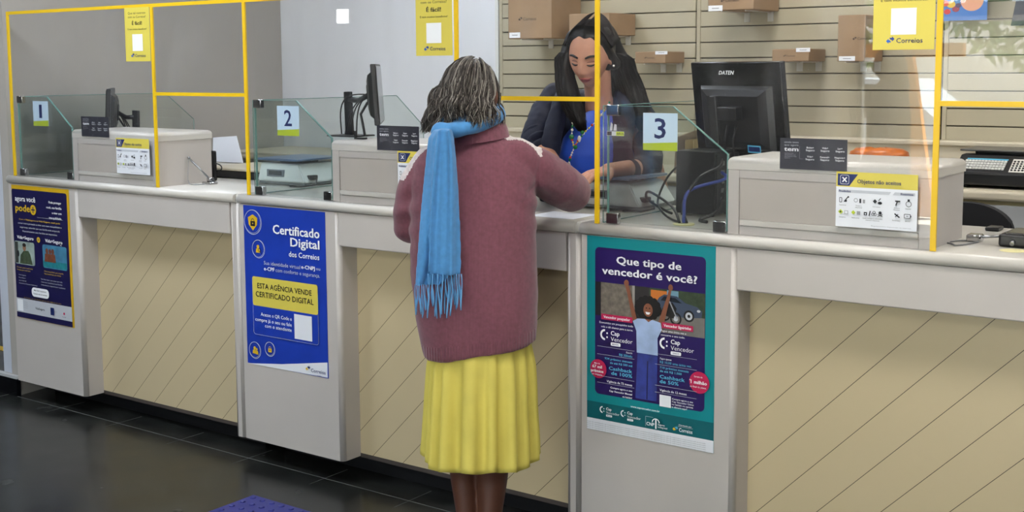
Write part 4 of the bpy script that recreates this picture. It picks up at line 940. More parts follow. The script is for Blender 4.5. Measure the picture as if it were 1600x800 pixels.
# right edge: pen clip, terminal, chair
t = thing('chained_pen', 'silver pen and ball chain lying between the big chest and the black terminal', 'pen', (4.43, .24, HT))
a = atY(1524, 375, .24); P0 = Vector((4.425, .245, HT))
put('clip', B().box(4.405, 4.445, .235, .275, HT+.0005, HT+.022, .004, 1), M_chrome, t)
put('pen', B().cyl((4.44, .262, HT+.014), (4.50, .31, HT+.014), .0045, .003, 10), M_steel, t)
ch_ = B()
for i in range(60):
    u = i/59; ch_.ell((4.425-.045*math.sin(u*math.pi)-.02*u, .25-.12*u+.01*math.sin(u*9), HT+.0026), (.0024, .0024, .0024), None, 6, 4)
for i in range(40):
    u = i/39; ch_.ell((4.405+.035*u, .13+.10*u-.02*math.sin(u*3.14), HT+.0026), (.0024, .0024, .0024), None, 6, 4)
put('ball_chain', ch_, M_steel, t)
t = thing('payment_terminal', 'black payment terminal at the edge of the photo on the counter of window 3', 'terminal', (4.58, .24, HT))
put('body', B().box(4.505, 4.68, .185, .33, HT+.0005, HT+.036, .008, 3), M_black, t)
put('keypad', B().box(4.52, 4.66, .195, .32, HT+.0365, HT+.040, .003, 1), M_blackg, t)
put('cable_clip', B().cyl((4.545, .172, HT+.012), (4.545, .19, HT+.018), .006), M_steel, t)
o = put('tape_mark', B().cyl((4.56, .13, HT+.0003), (4.56, .13, HT+.0012), .035), mat('cream_yellow_plastic', (0, 0, 0)), None, (4.56, .13, HT)); tag(o, 'round cream cap in the counter before the black payment terminal', 'cap')
o = put('calculator', B().box(4.385, 4.425, .50, .56, HT+.0005, HT+.012, .003, 1), M_black, None, (4.4, .53, HT)); tag(o, 'small black gadget at the rear edge of the counter by the chest', 'device')
t = thing('office_chair', 'black office chair behind the counter, only its rounded back showing', 'chair', (4.17, 1.12, .15))
b = B(); pr = []
for i in range(25): a = math.pi*i/24; pr.append((4.165+.155*math.cos(a), 1.00+.098*math.sin(a)))
pr += [(4.02, .78), (4.31, .78)]
b.prism(pr, 'y', 1.09, 1.13); bmesh.ops.bevel(b.bm, geom=[e for e in b.bm.edges if abs(e.verts[0].co.y-e.verts[1].co.y) < .001], offset=.008, segments=2, affect='EDGES')
M_fab = mat('black_fabric', (22, 23, 28), .8, bump=.3, bump_s=300)
put('backrest', b, M_fab, t)
put('seat', B().box(3.95, 4.38, .98, 1.42, .60, .67, .03, 3) if False else B().box(3.95, 4.38, 1.14, 1.49, .60, .67, .03, 3), M_fab, t)
put('back_support', B().tube([(4.165, 1.14, .85), (4.165, 1.15, .68), (4.165, 1.19, .59), (4.165, 1.26, .58)], .018), M_black, t)
put('column', B().cyl((4.165, 1.28, .22), (4.165, 1.28, .60), .025), M_black, t)
for k in range(5):
    a = k*2*math.pi/5+.3; e = Vector((4.165+.22*math.cos(a), 1.28+.22*math.sin(a), .20))
    l_ = put('leg', B().tube([(4.165, 1.28, .24), e], .015), M_black, t); put('caster', B().cyl(e+Vector((-.012, 0, -.022)), e+Vector((.012, 0, -.022)), .026), M_black, l_)
# franking machine
t = thing('franking_machine', 'black franking machine with rows of pale keys on the back counter', 'office machine', (4.25, 1.78, 1.10))
put('body', B().box(3.955, 4.62, 1.60, 1.93, 1.112, 1.165, .008, 2), M_black, t)
for sx in (4.0, 4.56):
    for sy in (1.64, 1.9): put('foot', B().cyl((sx, sy, 1.1004), (sx, sy, 1.113), .018), M_black, t)
put('console', B().prism([(1.598, 1.155), (1.60, 1.163), (1.70, 1.222), (1.76, 1.225), (1.76, 1.155)], 'x', 3.965, 4.62), M_black, t)
put('platter', B().box(3.952, 4.64, 1.72, 1.96, 1.236, 1.243, .002, 1), mat('platter_grey', (96, 94, 92), .35, metal=.5), t)
put('platter_support', B().box(4.0, 4.5, 1.765, 1.92, 1.160, 1.2355), M_black, t)
sl = Vector((0, .10, .059)).normalized(); nn = Vector((0, -sl.z, sl.y))
def KM(x, s_): p = Vector((x, 1.600, 1.163))+sl*s_; return Matrix(((1, sl.x, nn.x, p.x), (0, sl.y, nn.y, p.y), (0, sl.z, nn.z, p.z), (0, 0, 0, 1)))
put('blue_strip', B().box(0, .155, 0, .008, -.001, .001, xf=KM(3.995, .086)), M_cyan, t)
kb = B(); 
for r_ in range(4):
    for c_ in range(13): kb.box(0, .0098, 0, .0125, -.001, .004, xf=KM(3.992+.0122*c_+.003*r_*0, .018+.0165*r_))
put('keyboard', kb, mat('pale_keys', (196, 196, 192), .4), t)
np_ = put('number_pad', B().box(0, .058, 0, .088, -.001, .0015, xf=KM(4.168, .008)), mat('pad_white', (206, 204, 196), .4), t)
nk = B()
for r_ in range(5):
    for c_ in range(4): nk.cyl(KM(4.168, .008) @ Vector((.009+.0133*c_, .012+.0145*r_, .001)), KM(4.168, .008) @ Vector((.009+.0133*c_, .012+.0145*r_, .004)), .0045, n=8)
put('number_keys', nk, M_black, np_)
o = put('round_sticker', B().cyl((4.001, 1.9745+.0140, 1.18), (4.001, 1.989, 1.18), .014), mat('pale_yellow_sticker', (224, 206, 120), .6), None, (4.001, 1.989, 1.18)); tag(o, 'round pale yellow sticker on the upstand above the franking machine', 'sticker')
# parcels
t = thing('parcel', 'pale plastic mailer under the orange bag on the back counter', 'parcel', (3.64, 1.65, 1.10))
put('wrap', B().box(3.50, 3.80, 1.56, 1.80, 1.1005, 1.198, .02, 3), mat('pale_plastic', (206, 200, 196), .35), t)
b = B(); rnd = random.Random(5)
R = []
for (z, k1) in ((1.199, .9), (1.205, 1), (1.222, .95), (1.236, .75), (1.241, .3)):
    R.append([Vector((3.645+.125*k1*math.cos(a*math.pi/12)*(1+rnd.uniform(-.08, .08)), 1.66+.07*k1*math.sin(a*math.pi/12), z+rnd.uniform(-.002, .004)*(z > 1.21))) for a in range(24)])
b.loft(R)
o = put('plastic_bag', b, mat('orange_plastic', (228, 112, 40), .3, noise_s=30, noise_a=.25), None, (3.645, 1.66, 1.199)); tag(o, 'crumpled orange plastic bag lying behind the chest of window 3', 'bag')
t = thing('file_organizer', 'brown wooden file organizer on the back counter behind the computer tower', 'organizer', (2.8, 1.65, 1.10))
M_wood = mat('brown_wood', (110, 82, 54), .6, noise_s=20, noise_a=.15)
x0, x1 = 2.735, 2.99
put('side_panel', B().prism([(1.58, 1.1005), (1.78, 1.1005), (1.78, 1.285), (1.60, 1.262)], 'x', x0, x0+.012), M_wood, t); put('side_panel', B().prism([(1.58, 1.1005), (1.78, 1.1005), (1.78, 1.285), (1.60, 1.262)], 'x', x1-.012, x1), M_wood, t)
put('bottom', B().box(x0+.012, x1-.012, 1.58, 1.78, 1.1005, 1.112), M_wood, t); put('back_panel', B().box(x0+.012, x1-.012, 1.77, 1.78, 1.112, 1.28), M_wood, t)
for i in range(5): put('divider', B().box(x0+.045+.04*i, x0+.049+.04*i, 1.60, 1.77, 1.112, 1.25-.004*i), mat('tan_card', (176, 150, 104), .6), t)
# tactile floor tile
t = thing('tactile_tile', 'blue tactile paving tile with raised domes on the dark floor', 'floor tile', (2.21, -.5, 0))
M_tt = mat('tactile_blue', (46, 50, 128), .4)
b = B().box(2.01, 2.41, -.705, -.302, .0008, .005, .002, 1)
for i in range(8):
    for j in range(8): b.cyl((2.035+.05*i, -.327-.05*j, .0045), (2.035+.05*i, -.327-.05*j, .0095), .012, .008, 12)
put('tile', b, M_tt, t)
struct('trim_floor_line', B().box(-3.5, -.35, .50, .56, .0006, .0015), M_gold)
#PEOPLE_BEGIN
# ------------------------------------------------------------------ people
class Prims:
    """closed overlapping shapes that are fused into one skin"""
    def __init__(s): s.b = B()
    def e(s, c, r, rot=None): s.b.ell(c, r, rot, 28, 18); return s
    def chain(s, pts):
        for i, (p, r) in enumerate(pts):
            s.b.ell(p, (r, r, r), None, 18, 12)
            if i:
                q, r0 = pts[i-1]; s.b.cyl(q, p, r0, r, 20)
        return s
    def loft(s, rings): s.b.loft(rings); return s
def fuse(name, pr, voxel, mt, parent, smooth=3, fn=None, matfn=None, factor=.5, loc=None):
    mats = mt if isinstance(mt, list) else [mt]
    me = bpy.data.meshes.new('tmp'); bmesh.ops.recalc_face_normals(pr.b.bm, faces=pr.b.bm.faces); pr.b.bm.to_mesh(me); pr.b.bm.free()
    ob = bpy.data.objects.new('tmp', me); COL.objects.link(ob)
    md = ob.modifiers.new('r', 'REMESH'); md.mode = 'VOXEL'; md.voxel_size = voxel
    me2 = bpy.data.meshes.new_from_object(ob.evaluated_get(bpy.context.evaluated_depsgraph_get()))
    bpy.data.objects.remove(ob); bpy.data.meshes.remove(me)
    b = B(); b.bm.from_mesh(me2); bpy.data.meshes.remove(me2)
    for _ in range(smooth): bmesh.ops.smooth_vert(b.bm, verts=b.bm.verts, factor=factor, use_axis_x=True, use_axis_y=True, use_axis_z=True)
    b.bm.normal_update()
    if fn:
        nv = [(v, fn(v.co, v.normal)) for v in b.bm.verts]
        for v, d in nv: v.co = v.co+d
        b.bm.normal_update()
    b.mats = mats
    for f in b.bm.faces:
        f.smooth = True; f.material_index = matfn(f.calc_center_median(), f.normal) if matfn else 0
    return put(name, b, None, parent, loc)
def gs(x, s): return math.exp(-(x/s)**2)
def sst(a, b, x):
    t = max(0, min(1, (x-a)/(b-a))); return t*t*(3-2*t)
def head_mesh(bl, M, k=1.0):
    """a sculpted head: local x across, y towards the face, z up; origin at the middle of the head"""
    t = bmesh.new(); bmesh.ops.create_uvsphere(t, u_segments=72, v_segments=56, radius=1)
    for v in t.verts:
        a, b, c = v.co
        x, y, z = .073*a, .094*b, .113*c
        s = sst(0, -1, c); x *= 1-.38*s; 
        if b < 0: y *= 1-.38*s
        else: y *= .96-.02*s
        if c > .3: x *= 1+.03*(c-.3)
        if b > .15:
            f = sst(.15, .5, b)
            d = .019*gs(x, .0095)*gs(z+.022, .022)+.009*gs(x, .014)*gs(z+.036, .010)
            d += .005*gs(x-.013, .006)*gs(z+.037, .008)+.005*gs(x+.013, .006)*gs(z+.037, .008)
            d -= .011*(gs(x-.030, .015)+gs(x+.030, .015))*gs(z-.002, .013)
            d += .0065*(gs(x-.030, .012)+gs(x+.030, .012))*gs(z+.001, .008)
            d += .004*gs(abs(x)-.028, .018)*gs(z-.024, .008)
            d += .005*gs(abs(x)-.040, .016)*gs(z+.028, .020)
            d += .008*gs(x, .020)*gs(z+.062, .011)-.004*gs(x, .022)*gs(z+.0625, .0022)-.004*gs(x, .02)*gs(z+.076, .006)
            d += .009*gs(x, .018)*gs(z+.093, .014)
            y += d*f
        v.co = (x*k, y*k, z*k)
    bl.add(t, smooth=True, xf=M)
    for sx in (-1, 1):
        bl.ell(M @ Vector((sx*.074*k, -.012*k, -.008*k)), (.009*k, .018*k, .030*k), M.to_3x3().normalized(), 16, 12)
def basis(fwd, up, c):
    f = fwd.normalized(); r = f.cross(up).normalized(); u = r.cross(f)
    return Matrix(((r.x, f.x, u.x, c.x), (r.y, f.y, u.y, c.y), (r.z, f.z, u.z, c.z), (0, 0, 0, 1)))
def hand(pr, wrist, d, pn, k=1.0, curl=.5, side=1):
    """palm and five fingers; d along the hand, pn out of the back of the hand, side: on which side the thumb lies"""
    d = d.normalized(); pn = (pn-d*pn.dot(d)).normalized(); s = d.cross(pn)*side
    for i in range(4):
        o = (i-1.5)*.0195*k
        pr.chain([(wrist+d*.004*k+s*o*.55, .016*k), (wrist+d*.045*k+s*o*.85, .0135*k), (wrist+d*.085*k+s*o, .0115*k)])
        L = (.066, .078, .083, .074)[i]*k; p = wrist+d*.088*k+s*o*1.04; dd = d.copy(); pts = [(p, .0100*k)]
        for j, fr in enumerate((.42, .32, .26)):
            ang = curl*(.35, .6, .5)[j]; dd = (dd*math.cos(ang)-pn*math.sin(ang)).normalized(); 
            pnn = pn
            p = p+dd*L*fr; pts.append((p, (.0092, .0085, .0072)[j]*k))
        pr.chain(pts)
    p = wrist+d*.022*k+s*.030*k; pts = [(wrist+d*.012*k+s*.012*k, .017*k), (p, .0145*k)]
    for j, (fr, r) in enumerate(((.034, .0115), (.026, .0095))):
        dd = (d*.75+s*(.62-.35*j)-pn*.35).normalized(); p = p+dd*fr*k; pts.append((p, r*k))
    pr.chain(pts)
def hair_strands(name, M, rad, n, az, dropz, flare, wave, r, mats, parent, seed=1, part_x=0.0, wl=.045, back=.0, end_el=-8, layers=.014, centre_clear=None, spread=.0):
    rnd = random.Random(seed); b = B(); b.mats = mats
    for q in range(n):
        if q % 9 == 0:
            A0 = rnd.choice(az)+rnd.uniform(-7, 7); E0 = rnd.uniform(30, 86) if q % 27 else rnd.uniform(0, 50); LY = rnd.uniform(0, layers); PH = rnd.uniform(0, 6.28); WV = wave*rnd.uniform(.6, 1.4); TW = rnd.uniform(-.15, .15); WL = wl*rnd.uniform(.8, 1.25)
        A = math.radians(A0+rnd.gauss(0, 2.2)); e0 = math.radians(E0+rnd.uniform(-5, 5))
        lay = LY+rnd.uniform(-.002, .002); pts = []; E1 = math.radians(end_el); st = 7
        ph = PH+rnd.uniform(-.35, .35); wv = WV*rnd.uniform(.85, 1.15); tw = TW+rnd.uniform(-.03, .03); wl_ = WL*rnd.uniform(.96, 1.04)
        for i in range(st):
            el = e0+(E1-e0)*i/(st-1); a2 = A+tw*i/st
            p = Vector((math.sin(a2)*math.cos(el)*(rad[0]+lay)+part_x*max(0, math.sin(el)), math.cos(a2)*math.cos(el)*(rad[1]+lay)-back, math.sin(el)*(rad[2]+lay)))
            pts.append(M @ p)
        out = (pts[-1]-(M @ Vector((0, -back, 0)))); out.z = 0; out.normalize()
        z1 = dropz(math.degrees(A), rnd); m_ = 12; z_s = pts[-1].z; P0 = pts[-1].copy(); L = z_s-z1
        if L > .005:
            for i in range(1, m_+1):
                u = i/m_; fl = flare(math.degrees(A), u)
                p = P0+out*(fl+lay*.4*u+rnd.uniform(-.5, .5)*spread*u)+Vector((0, 0, -L*u))
                pts.append(p)
        # waves
        tot = 0; res = []; 
        side = Vector((-out.y, out.x, 0))
        for i, p in enumerate(pts):
            if i: tot += (p-pts[i-1]).length
            amp = wv*min(1, max(0, (tot-.05)/.10)); 
            res.append(p+side*amp*math.sin(tot/wl_*6.28+ph)+out*amp*.8*math.cos(tot/wl_*6.28+ph*1.7))
        b.cur = rnd.choices(range(len(mats)), weights=[5, 4, 2, 1][:len(mats)])[0]
        k = len(res); b.tube(res, r, 4, rr=[r*(1 if i < k*.8 else max(.15, (k-i)/(k*.2))) for i in range(k)])
    return put(name, b, None, parent)
def hairmat(name, c, rough=.5):
    return mat(name, c, max(.45, rough), spec=.25)
def knit(name, c, rib=.0045, hem=None):
    m = bpy.data.materials.new(name); m.use_nodes = True; nt = m.node_tree; b = nt.nodes['Principled BSDF']; N = nt.nodes.new; L = nt.links.new
    b.inputs['Roughness'].default_value = .85; b.inputs['Sheen Weight'].default_value = .25; b.inputs['Specular IOR Level'].default_value = .2
    tc = N('ShaderNodeTexCoord'); sp = N('ShaderNodeVectorMath'); sp.operation = 'DOT_PRODUCT'; sp.inputs[1].default_value = (.807, .591, 0); L(tc.outputs['Object'], sp.inputs[0])
    def sine(per):
        a = N('ShaderNodeMath'); a.operation = 'MULTIPLY'; a.inputs[1].default_value = 6.2832/per; L(sp.outputs['Value'], a.inputs[0])
        s_ = N('ShaderNodeMath'); s_.operation = 'SINE'; L(a.outputs[0], s_.inputs[0]); return s_
    s1 = sine(rib); out = s1
    if hem is not None:
        s2 = sine(.0085); sx = N('ShaderNodeSeparateXYZ'); L(tc.outputs['Object'], sx.inputs[0])
        pl = N('ShaderNodeMath'); pl.operation = 'MULTIPLY_ADD'; pl.inputs[1].default_value = -.14; L(sp.outputs['Value'], pl.inputs[0]); L(sx.outputs['Z'], pl.inputs[2])
        lt = N('ShaderNodeMath'); lt.operation = 'LESS_THAN'; lt.inputs[1].default_value = hem; L(pl.outputs[0], lt.inputs[0])
        mx = N('ShaderNodeMix'); L(lt.outputs[0], mx.inputs[0]); s1h = N('ShaderNodeMath'); s1h.operation = 'MULTIPLY'; s1h.inputs[1].default_value = .35; L(s1.outputs[0], s1h.inputs[0])
        s2h = N('ShaderNodeMath'); s2h.operation = 'MULTIPLY'; s2h.inputs[1].default_value = 1.6; L(s2.outputs[0], s2h.inputs[0])
        L(s1h.outputs[0], mx.inputs[2]); L(s2h.outputs[0], mx.inputs[3]); out = mx
    bp = N('ShaderNodeBump'); bp.inputs['Strength'].default_value = .45; bp.inputs['Distance'].default_value = .0012; L(out.outputs[0], bp.inputs['Height']); L(bp.outputs[0], b.inputs['Normal'])
    nz = N('ShaderNodeTexNoise'); nz.inputs['Scale'].default_value = 90; nz.inputs['Detail'].default_value = 5; L(tc.outputs['Object'], nz.inputs['Vector'])
    mc = N('ShaderNodeMix'); mc.data_type = 'RGBA'; mc.inputs[6].default_value = rgb(*[v*.82 for v in c]); mc.inputs[7].default_value = rgb(*[min(255, v*1.14) for v in c]); L(nz.outputs['Fac'], mc.inputs[0]); L(mc.outputs[2], b.inputs['Base Color'])
    return m
CR = Vector((math.cos(YAW), math.sin(YAW), 0)); CD = Vector((-math.sin(YAW), math.cos(YAW), 0)); UP = Vector((0, 0, 1))
def ring_at(xl, xr, y, depth, thick, n=40, tilt=0, p=2.3, dy=0):
    """horizontal ring of a garment; xl, xr its outline in the photograph at row y, thick: half its depth"""
    a, c = dp(xl, y, depth), dp(xr, y, depth); m_ = (a+c)/2; hw = (c-a).length/2; out = []
    for k in range(n):
        t = 2*math.pi*k/n; cx, cy = math.cos(t), math.sin(t)
        ex = math.copysign(abs(cx)**(2/p), cx); ey = math.copysign(abs(cy)**(2/p), cy)
        out.append(m_+CR*ex*hw+CD*ey*thick+UP*(tilt*ex*hw))
    return out
def body_z(y, depth): return dp(740, y, depth).z

# ================= the customer
D0 = 3.73
cust = thing('person', 'older customer with wavy grey hair, mauve cardigan, blue scarf and yellow skirt, seen from behind', 'person', (3.10, -.36, 0))
SKIN_D = mat('dark_brown_skin', (88, 52, 38), .5, noise_s=30, noise_a=.06)
pr = Prims()
hc = dp(737, 151, 3.70); hf = Vector((-.13, .95, -.28)); HM = basis(hf, UP, hc)
head_mesh(pr.b, HM, .90)
pr.e(HM @ Vector((.082, -.006, -.006)), (.010, .017, .028), HM.to_3x3())
pr.chain([(hc+Vector((0, -.02, -.05)), .052), (dp(742, 212, 3.72), .055), (dp(742, 240, 3.73), .07)])
pr.loft([ring_at(660, 820, 240, D0, .07), ring_at(655, 826, 262, D0, .095), ring_at(665, 815, 340, D0, .11), ring_at(672, 812, 420, D0, .11), ring_at(680, 808, 500, D0, .095), ring_at(686, 802, 570, D0, .095)])
pr.chain([(dp(718, 570, D0), .072), (dp(722, 670, D0-.01), .058), (dp(723, 710, D0), .047), (dp(725, 745, D0+.015), .042), (dp(729, 800, D0+.01), .0325), (dp(730, 850, D0-.01), .029), (dp(731, 880, D0-.02), .031)])
pr.chain([(dp(768, 570, D0), .072), (dp(771, 670, D0-.03), .060), (dp(770, 710, D0-.02), .052), (dp(769, 745, D0-.005), .048), (dp(766, 800, D0-.01), .037), (dp(764, 850, D0-.03), .030), (dp(764, 880, D0-.04), .031)])
FD = Vector((-.30, .95, 0)).normalized()
for hp in (dp(731, 884, D0-.02), dp(764, 884, D0-.04)):
    pr.chain([(Vector((hp.x, hp.y, .055))-FD*.02, .033), (Vector((hp.x, hp.y, .045))+FD*.08, .030), (Vector((hp.x, hp.y, .035))+FD*.15, .024)])
# arms inside the sleeves, hands on the counter
aR = [(dp(815, 255, 3.72), .05), (dp(893, 292, 3.88), .042), (dp(872, 280, 4.10), .032)]
wR = dp(868, 276, 4.16); aR.append((wR, .026)); pr.chain(aR); hand(pr, wR, Vector((-.55, .8, -.15)), UP, .92, .5, -1)
aL = [(dp(668, 262, 3.75), .05), (dp(646, 350, 3.79), .042), (dp(665, 322, 3.99), .032)]
wL = dp(676, 314, 4.05); aL.append((wL, .026)); pr.chain(aL); hand(pr, wL, Vector((.15, .95, -.12)), UP, .92, .45, 1)
fuse('body', pr, .0045, SKIN_D, cust, 3)
# shoes
for hp in (dp(731, 884, D0-.02), dp(764, 884, D0-.04)):
    q = Prims(); h0 = Vector((hp.x, hp.y, 0))
    q.chain([(h0-FD*.03+UP*.034, .034), (h0+FD*.07+UP*.032, .036), (h0+FD*.16+UP*.028, .030)])
    fuse('shoe', q, .005, M_black, cust, 2, fn=lambda c, n_: Vector((0, 0, .002-c.z)) if c.z < .002 else Vector((0, 0, 0)))
# skirt
def skirt_ring(xl, xr, y, th, amp, n=240, hemv=0):
    a, c = dp(xl, y, D0), dp(xr, y, D0); m_ = (a+c)/2; hw = (c-a).length/2; out = []
    for k in range(n):
        t = 2*math.pi*k/n
        w_ = math.sin(17*t+1.5*math.sin(2*t)+.7*math.sin(5*t)); w_ = math.copysign(abs(w_)**.6, w_); w2 = math.sin(8*t+2.1)
        s_ = 1+amp*(.75*w_+.35*w2)
        out.append(m_+CR*math.cos(t)*hw*s_+CD*math.sin(t)*th*s_+UP*(hemv*(.5*w_+.5*math.sin(3*t))))
    return out
b = B(); b.mats = [mat('yellow_skirt_cloth', (204, 190, 88), .8, noise_s=14, noise_a=.04, bump=.25, bump_s=500)]
rg = [skirt_ring(672, 832, 505, .13, .0)]
for y, xl, xr, th, am in ((525, 676, 826, .122, .01), (545, 675, 829, .128, .035), (570, 673, 831, .14, .08), (600, 672, 832, .148, .095), (630, 671, 832, .154, .105), (660, 670, 833, .16, .115), (690, 669, 834, .166, .125), (706, 668, 834, .17, .13), (714, 668, 834, .172, .132)): rg.append(skirt_ring(xl, xr, y, th, am, hemv=.012 if y > 700 else 0))
b.loft(rg, cap=False)
sk = put('skirt', b, None, cust); sm = sk.modifiers.new('cloth', 'SOLIDIFY'); sm.thickness = .003; sm.offset = 0
# cardigan
kn = knit('mauve_knit', (116, 70, 82), .0046, hem=.0)
knw = knit('white_knit', (206, 196, 196), .0046)
pr = Prims()
T = .0
pr.loft([ring_at(700, 792, 209, D0-.005, .066, p=2), ring_at(688, 806, 217, D0, .078, p=2), ring_at(660, 826, 232, D0, .092, p=2.1), ring_at(646, 836, 252, D0, .108), ring_at(642, 838, 280, D0, .122), ring_at(641, 838, 320, D0, .134), ring_at(641, 838, 370, D0, .142),
         ring_at(642, 839, 420, D0, .148, tilt=.02), ring_at(646, 842, 465, D0, .15, tilt=.06), ring_at(652, 843, 500, D0, .15, tilt=.10), ring_at(658, 841, 525, D0, .147, tilt=.13), ring_at(664, 838, 543, D0, .142, tilt=.15)])
pr.chain([(dp(806, 246, 3.715), .062), (dp(840, 266, 3.76), .068), (dp(872, 287, 3.84), .070), (dp(891, 300, 3.92), .066), (dp(890, 294, 4.0), .056), (dp(882, 286, 4.08), .044)])
pr.chain([(dp(676, 256, 3.74), .060), (dp(655, 288, 3.75), .062), (dp(645, 325, 3.77), .060), (dp(643, 352, 3.80), .057), (dp(650, 350, 3.90), .048), (dp(662, 326, 4.0), .042)])
def knit_fold(c, n_):
    # soft hanging folds running from the armpits and creases at the elbow
    rel = c-dp(740, 300, D0); u = rel.dot(CR); z = c.z
    d = .0035*noise.noise(Vector((u*9+z*2, z*2.5, rel.dot(CD)*6)))+.0015*noise.noise(c*26)
    a_ = u-.16
    if u > .08: d += .004*math.sin((u*.8+(z-1.2)*1.3)*70)*gs(u-.19, .07)*gs(z-1.18, .09)
    if u < -.10: d += .004*math.sin(((z-1.15)*1.2-u*.5)*75)*gs(u+.19, .05)*gs(z-1.13, .10)
    us = .19+.014*gs(z-1.30, .03)-.05*sst(1.24, 1.16, z)
    if 1.14 < z < 1.37: d -= .0035*gs(u-us, .006)
    d += .003*gs(z-.86+u*.1, .03)*math.sin(u*16+1)+.004*math.sin(u*30+z*6)*sst(1.0, .8, z)
    return n_*d
def knit_mat(c, n_):
    f_ = n_.dot(CD)
    r_ = c-dp(742, 300, D0); u = r_.dot(CR); w_ = r_.dot(CD)-.10*max(0, u-.1)
    return 1 if (c.z > (1.312-.25*max(0, u-.17) if u > 0 else 1.24) and w_ > (-.034 if u > 0 else -.018) and abs(u) > .06 and u < .205) else 0
hz_ = dp(740, 533, D0).z
for nd in kn.node_tree.nodes:
    if nd.type == 'MATH' and nd.operation == 'LESS_THAN': nd.inputs[1].default_value = hz_-.14*dp(740, 533, D0).dot(Vector((.807, .591, 0)))+.14*cust.location.dot(Vector((.807, .591, 0)))+.022
fuse('cardigan', pr, .0055, [kn, knw], cust, 4, knit_fold, knit_mat)
# collar band
b = B(); R = []
for (rx, ry, z, tl_) in ((.094, .084, -.014, .0), (.088, .078, .012, .0), (.080, .070, .032, 0), (.074, .064, .032, 0), (.080, .070, -.005, 0)):
    c0 = dp(748, 214, D0-.012); R.append([c0+CR*rx*math.cos(2*math.pi*k/48)+CD*ry*math.sin(2*math.pi*k/48)+UP*(z+.16*rx*math.cos(2*math.pi*k/48)) for k in range(48)])
b.loft(R, cap=False); put('collar', b, kn, cust)
# scarf
SC_M = mat('blue_scarf_cloth', (72, 138, 196), .85, noise_s=60, noise_a=.07, bump=.4, bump_s=700, sheen=.2)
pr = Prims(); c0 = dp(731, 187, 3.70)
pts = []
for k in range(29):
    t = 2*math.pi*k/28
    pts.append((c0+CR*.088*math.cos(t)+CD*.078*math.sin(t)+UP*(.012*math.cos(t)+.014*math.sin(t)), .026+.004*math.sin(3*t)))
pr.chain(pts)
pts = [(p+UP*.022-(p-c0).normalized()*.006, .020) for p, r_ in pts]; pr.chain(pts)
kx = dp(691, 206, 3.60); pr.e(kx, (.034, .022, .030), Matrix.Rotation(.6, 3, 'Z'))
pr.chain([(dp(738, 198, 3.61), .022), (dp(712, 203, 3.60), .024), (kx, .026)])
def scarf_tail(rows, depth0, ph, amp):
    rings = []
    for (y, xl, xr, th) in rows:
        dd = depth0; a, c = dp(xl, y, dd), dp(xr, y, dd); n_ = 44; ring = []
        for side in (0, 1):
            for k in range(n_//2):
                u = k/(n_//2-1); u = u if side == 0 else 1-u
                w_ = amp*math.sin(u*8+ph+.6*math.sin(y*.02))+amp*.55*math.sin(u*19+ph*2+y*.008)
                e_ = th*(math.sin(math.pi*min(1, max(0, u)))**.5)
                ring.append(a.lerp(c, u)-CD*(w_+(e_ if side == 0 else -e_)))
        rings.append(ring)
    return rings
pr.loft(scarf_tail(((202, 678, 704, .020), (216, 669, 707, .020), (250, 665, 713, .017), (290, 660, 716, .014), (330, 656, 718, .012), (370, 652, 720, .011), (410, 649, 721, .010), (446, 648, 690, .009)), 3.562, .4, .011))
pr.loft(scarf_tail(((202, 684, 706, .018), (216, 682, 710, .018), (250, 678, 714, .016), (290, 674, 717, .013), (330, 671, 719, .011), (370, 669, 721, .010), (410, 668, 722, .009), (430, 668, 722, .008)), 3.538, 2.0, .010))
fuse('scarf', pr, .0045, SC_M, cust, 3, lambda c, n_: n_*(.0025*noise.noise(Vector((c.x*22, c.y*22, c.z*5)))))
b = B(); rnd = random.Random(3)
for i in range(30):
    x = 650+i*2.45+rnd.uniform(-.6, .6); y0 = (446 if x < 668 else 430)-2; L_ = rnd.uniform(36, 70) if x > 668 else rnd.uniform(40, 55); dd = 3.555-.012*(i % 3); P = []
    k1, k2 = rnd.uniform(-3, 3), rnd.uniform(0, 6)
    for j in range(8): u = j/7; P.append(dp(x+k1*u+1.2*math.sin(u*5+k2), y0+L_*u, dd))
    b.tube(P, .0016, 6, rr=[.0014+.0012*(j in (4, 5, 6)) for j in range(8)])
put('fringe', b, mat('blue_fringe', (96, 156, 206), .85), cust)
# hair
H1 = hairmat('hair_charcoal', (74, 68, 64)); H2 = hairmat('hair_grey', (112, 107, 101)); H3 = hairmat('hair_silver', (156, 151, 142)); H0 = hairmat('hair_dark', (46, 41, 39))
pr = Prims(); 
pr.e(HM @ Vector((0, -.012, .006)), (.077, .090, .100), HM.to_3x3())
pr.e(dp(706, 170, 3.68), (.060, .060, .046)); pr.e(dp(742, 165, 3.66), (.060, .05, .036)); pr.e(dp(690, 182, 3.68), (.040, .045, .028)); pr.e(dp(774, 175, 3.71), (.016, .045, .036))
fuse('hair', pr, .005, H0, cust, 3, lambda c, n_: n_*(.004*noise.noise(Vector((c.x*30, c.y*30, c.z*9)))))
AZ = list(range(104, 266, 9))
def cz(a, r_):
    y = 184 if 150 < a < 215 else (204 if a >= 215 else 198)
    return dp(734, y, 3.68).z+r_.uniform(-.006, .035)
hair_strands('hair_strands', HM @ Matrix.Translation((0, -.010, .004)), (.078, .092, .102), 1500, AZ+[80, 272, 280], cz, lambda a, u: .034*u*(1.0 if a > 200 else .25)+.008*math.sin(u*3), .0055, .0011, [H1, H0, H2, H3], cust, 4, wl=.065, end_el=-12)
hair_strands('hair_strands', basis(hf, UP, dp(702, 160, 3.68)), (.050, .055, .048), 420, list(range(120, 320, 10)), lambda a, r_: dp(734, 206, 3.68).z+r_.uniform(-.006, .03), lambda a, u: .020*u, .007, .0011, [H1, H0, H2, H3], cust, 9, wl=.055, end_el=-20)

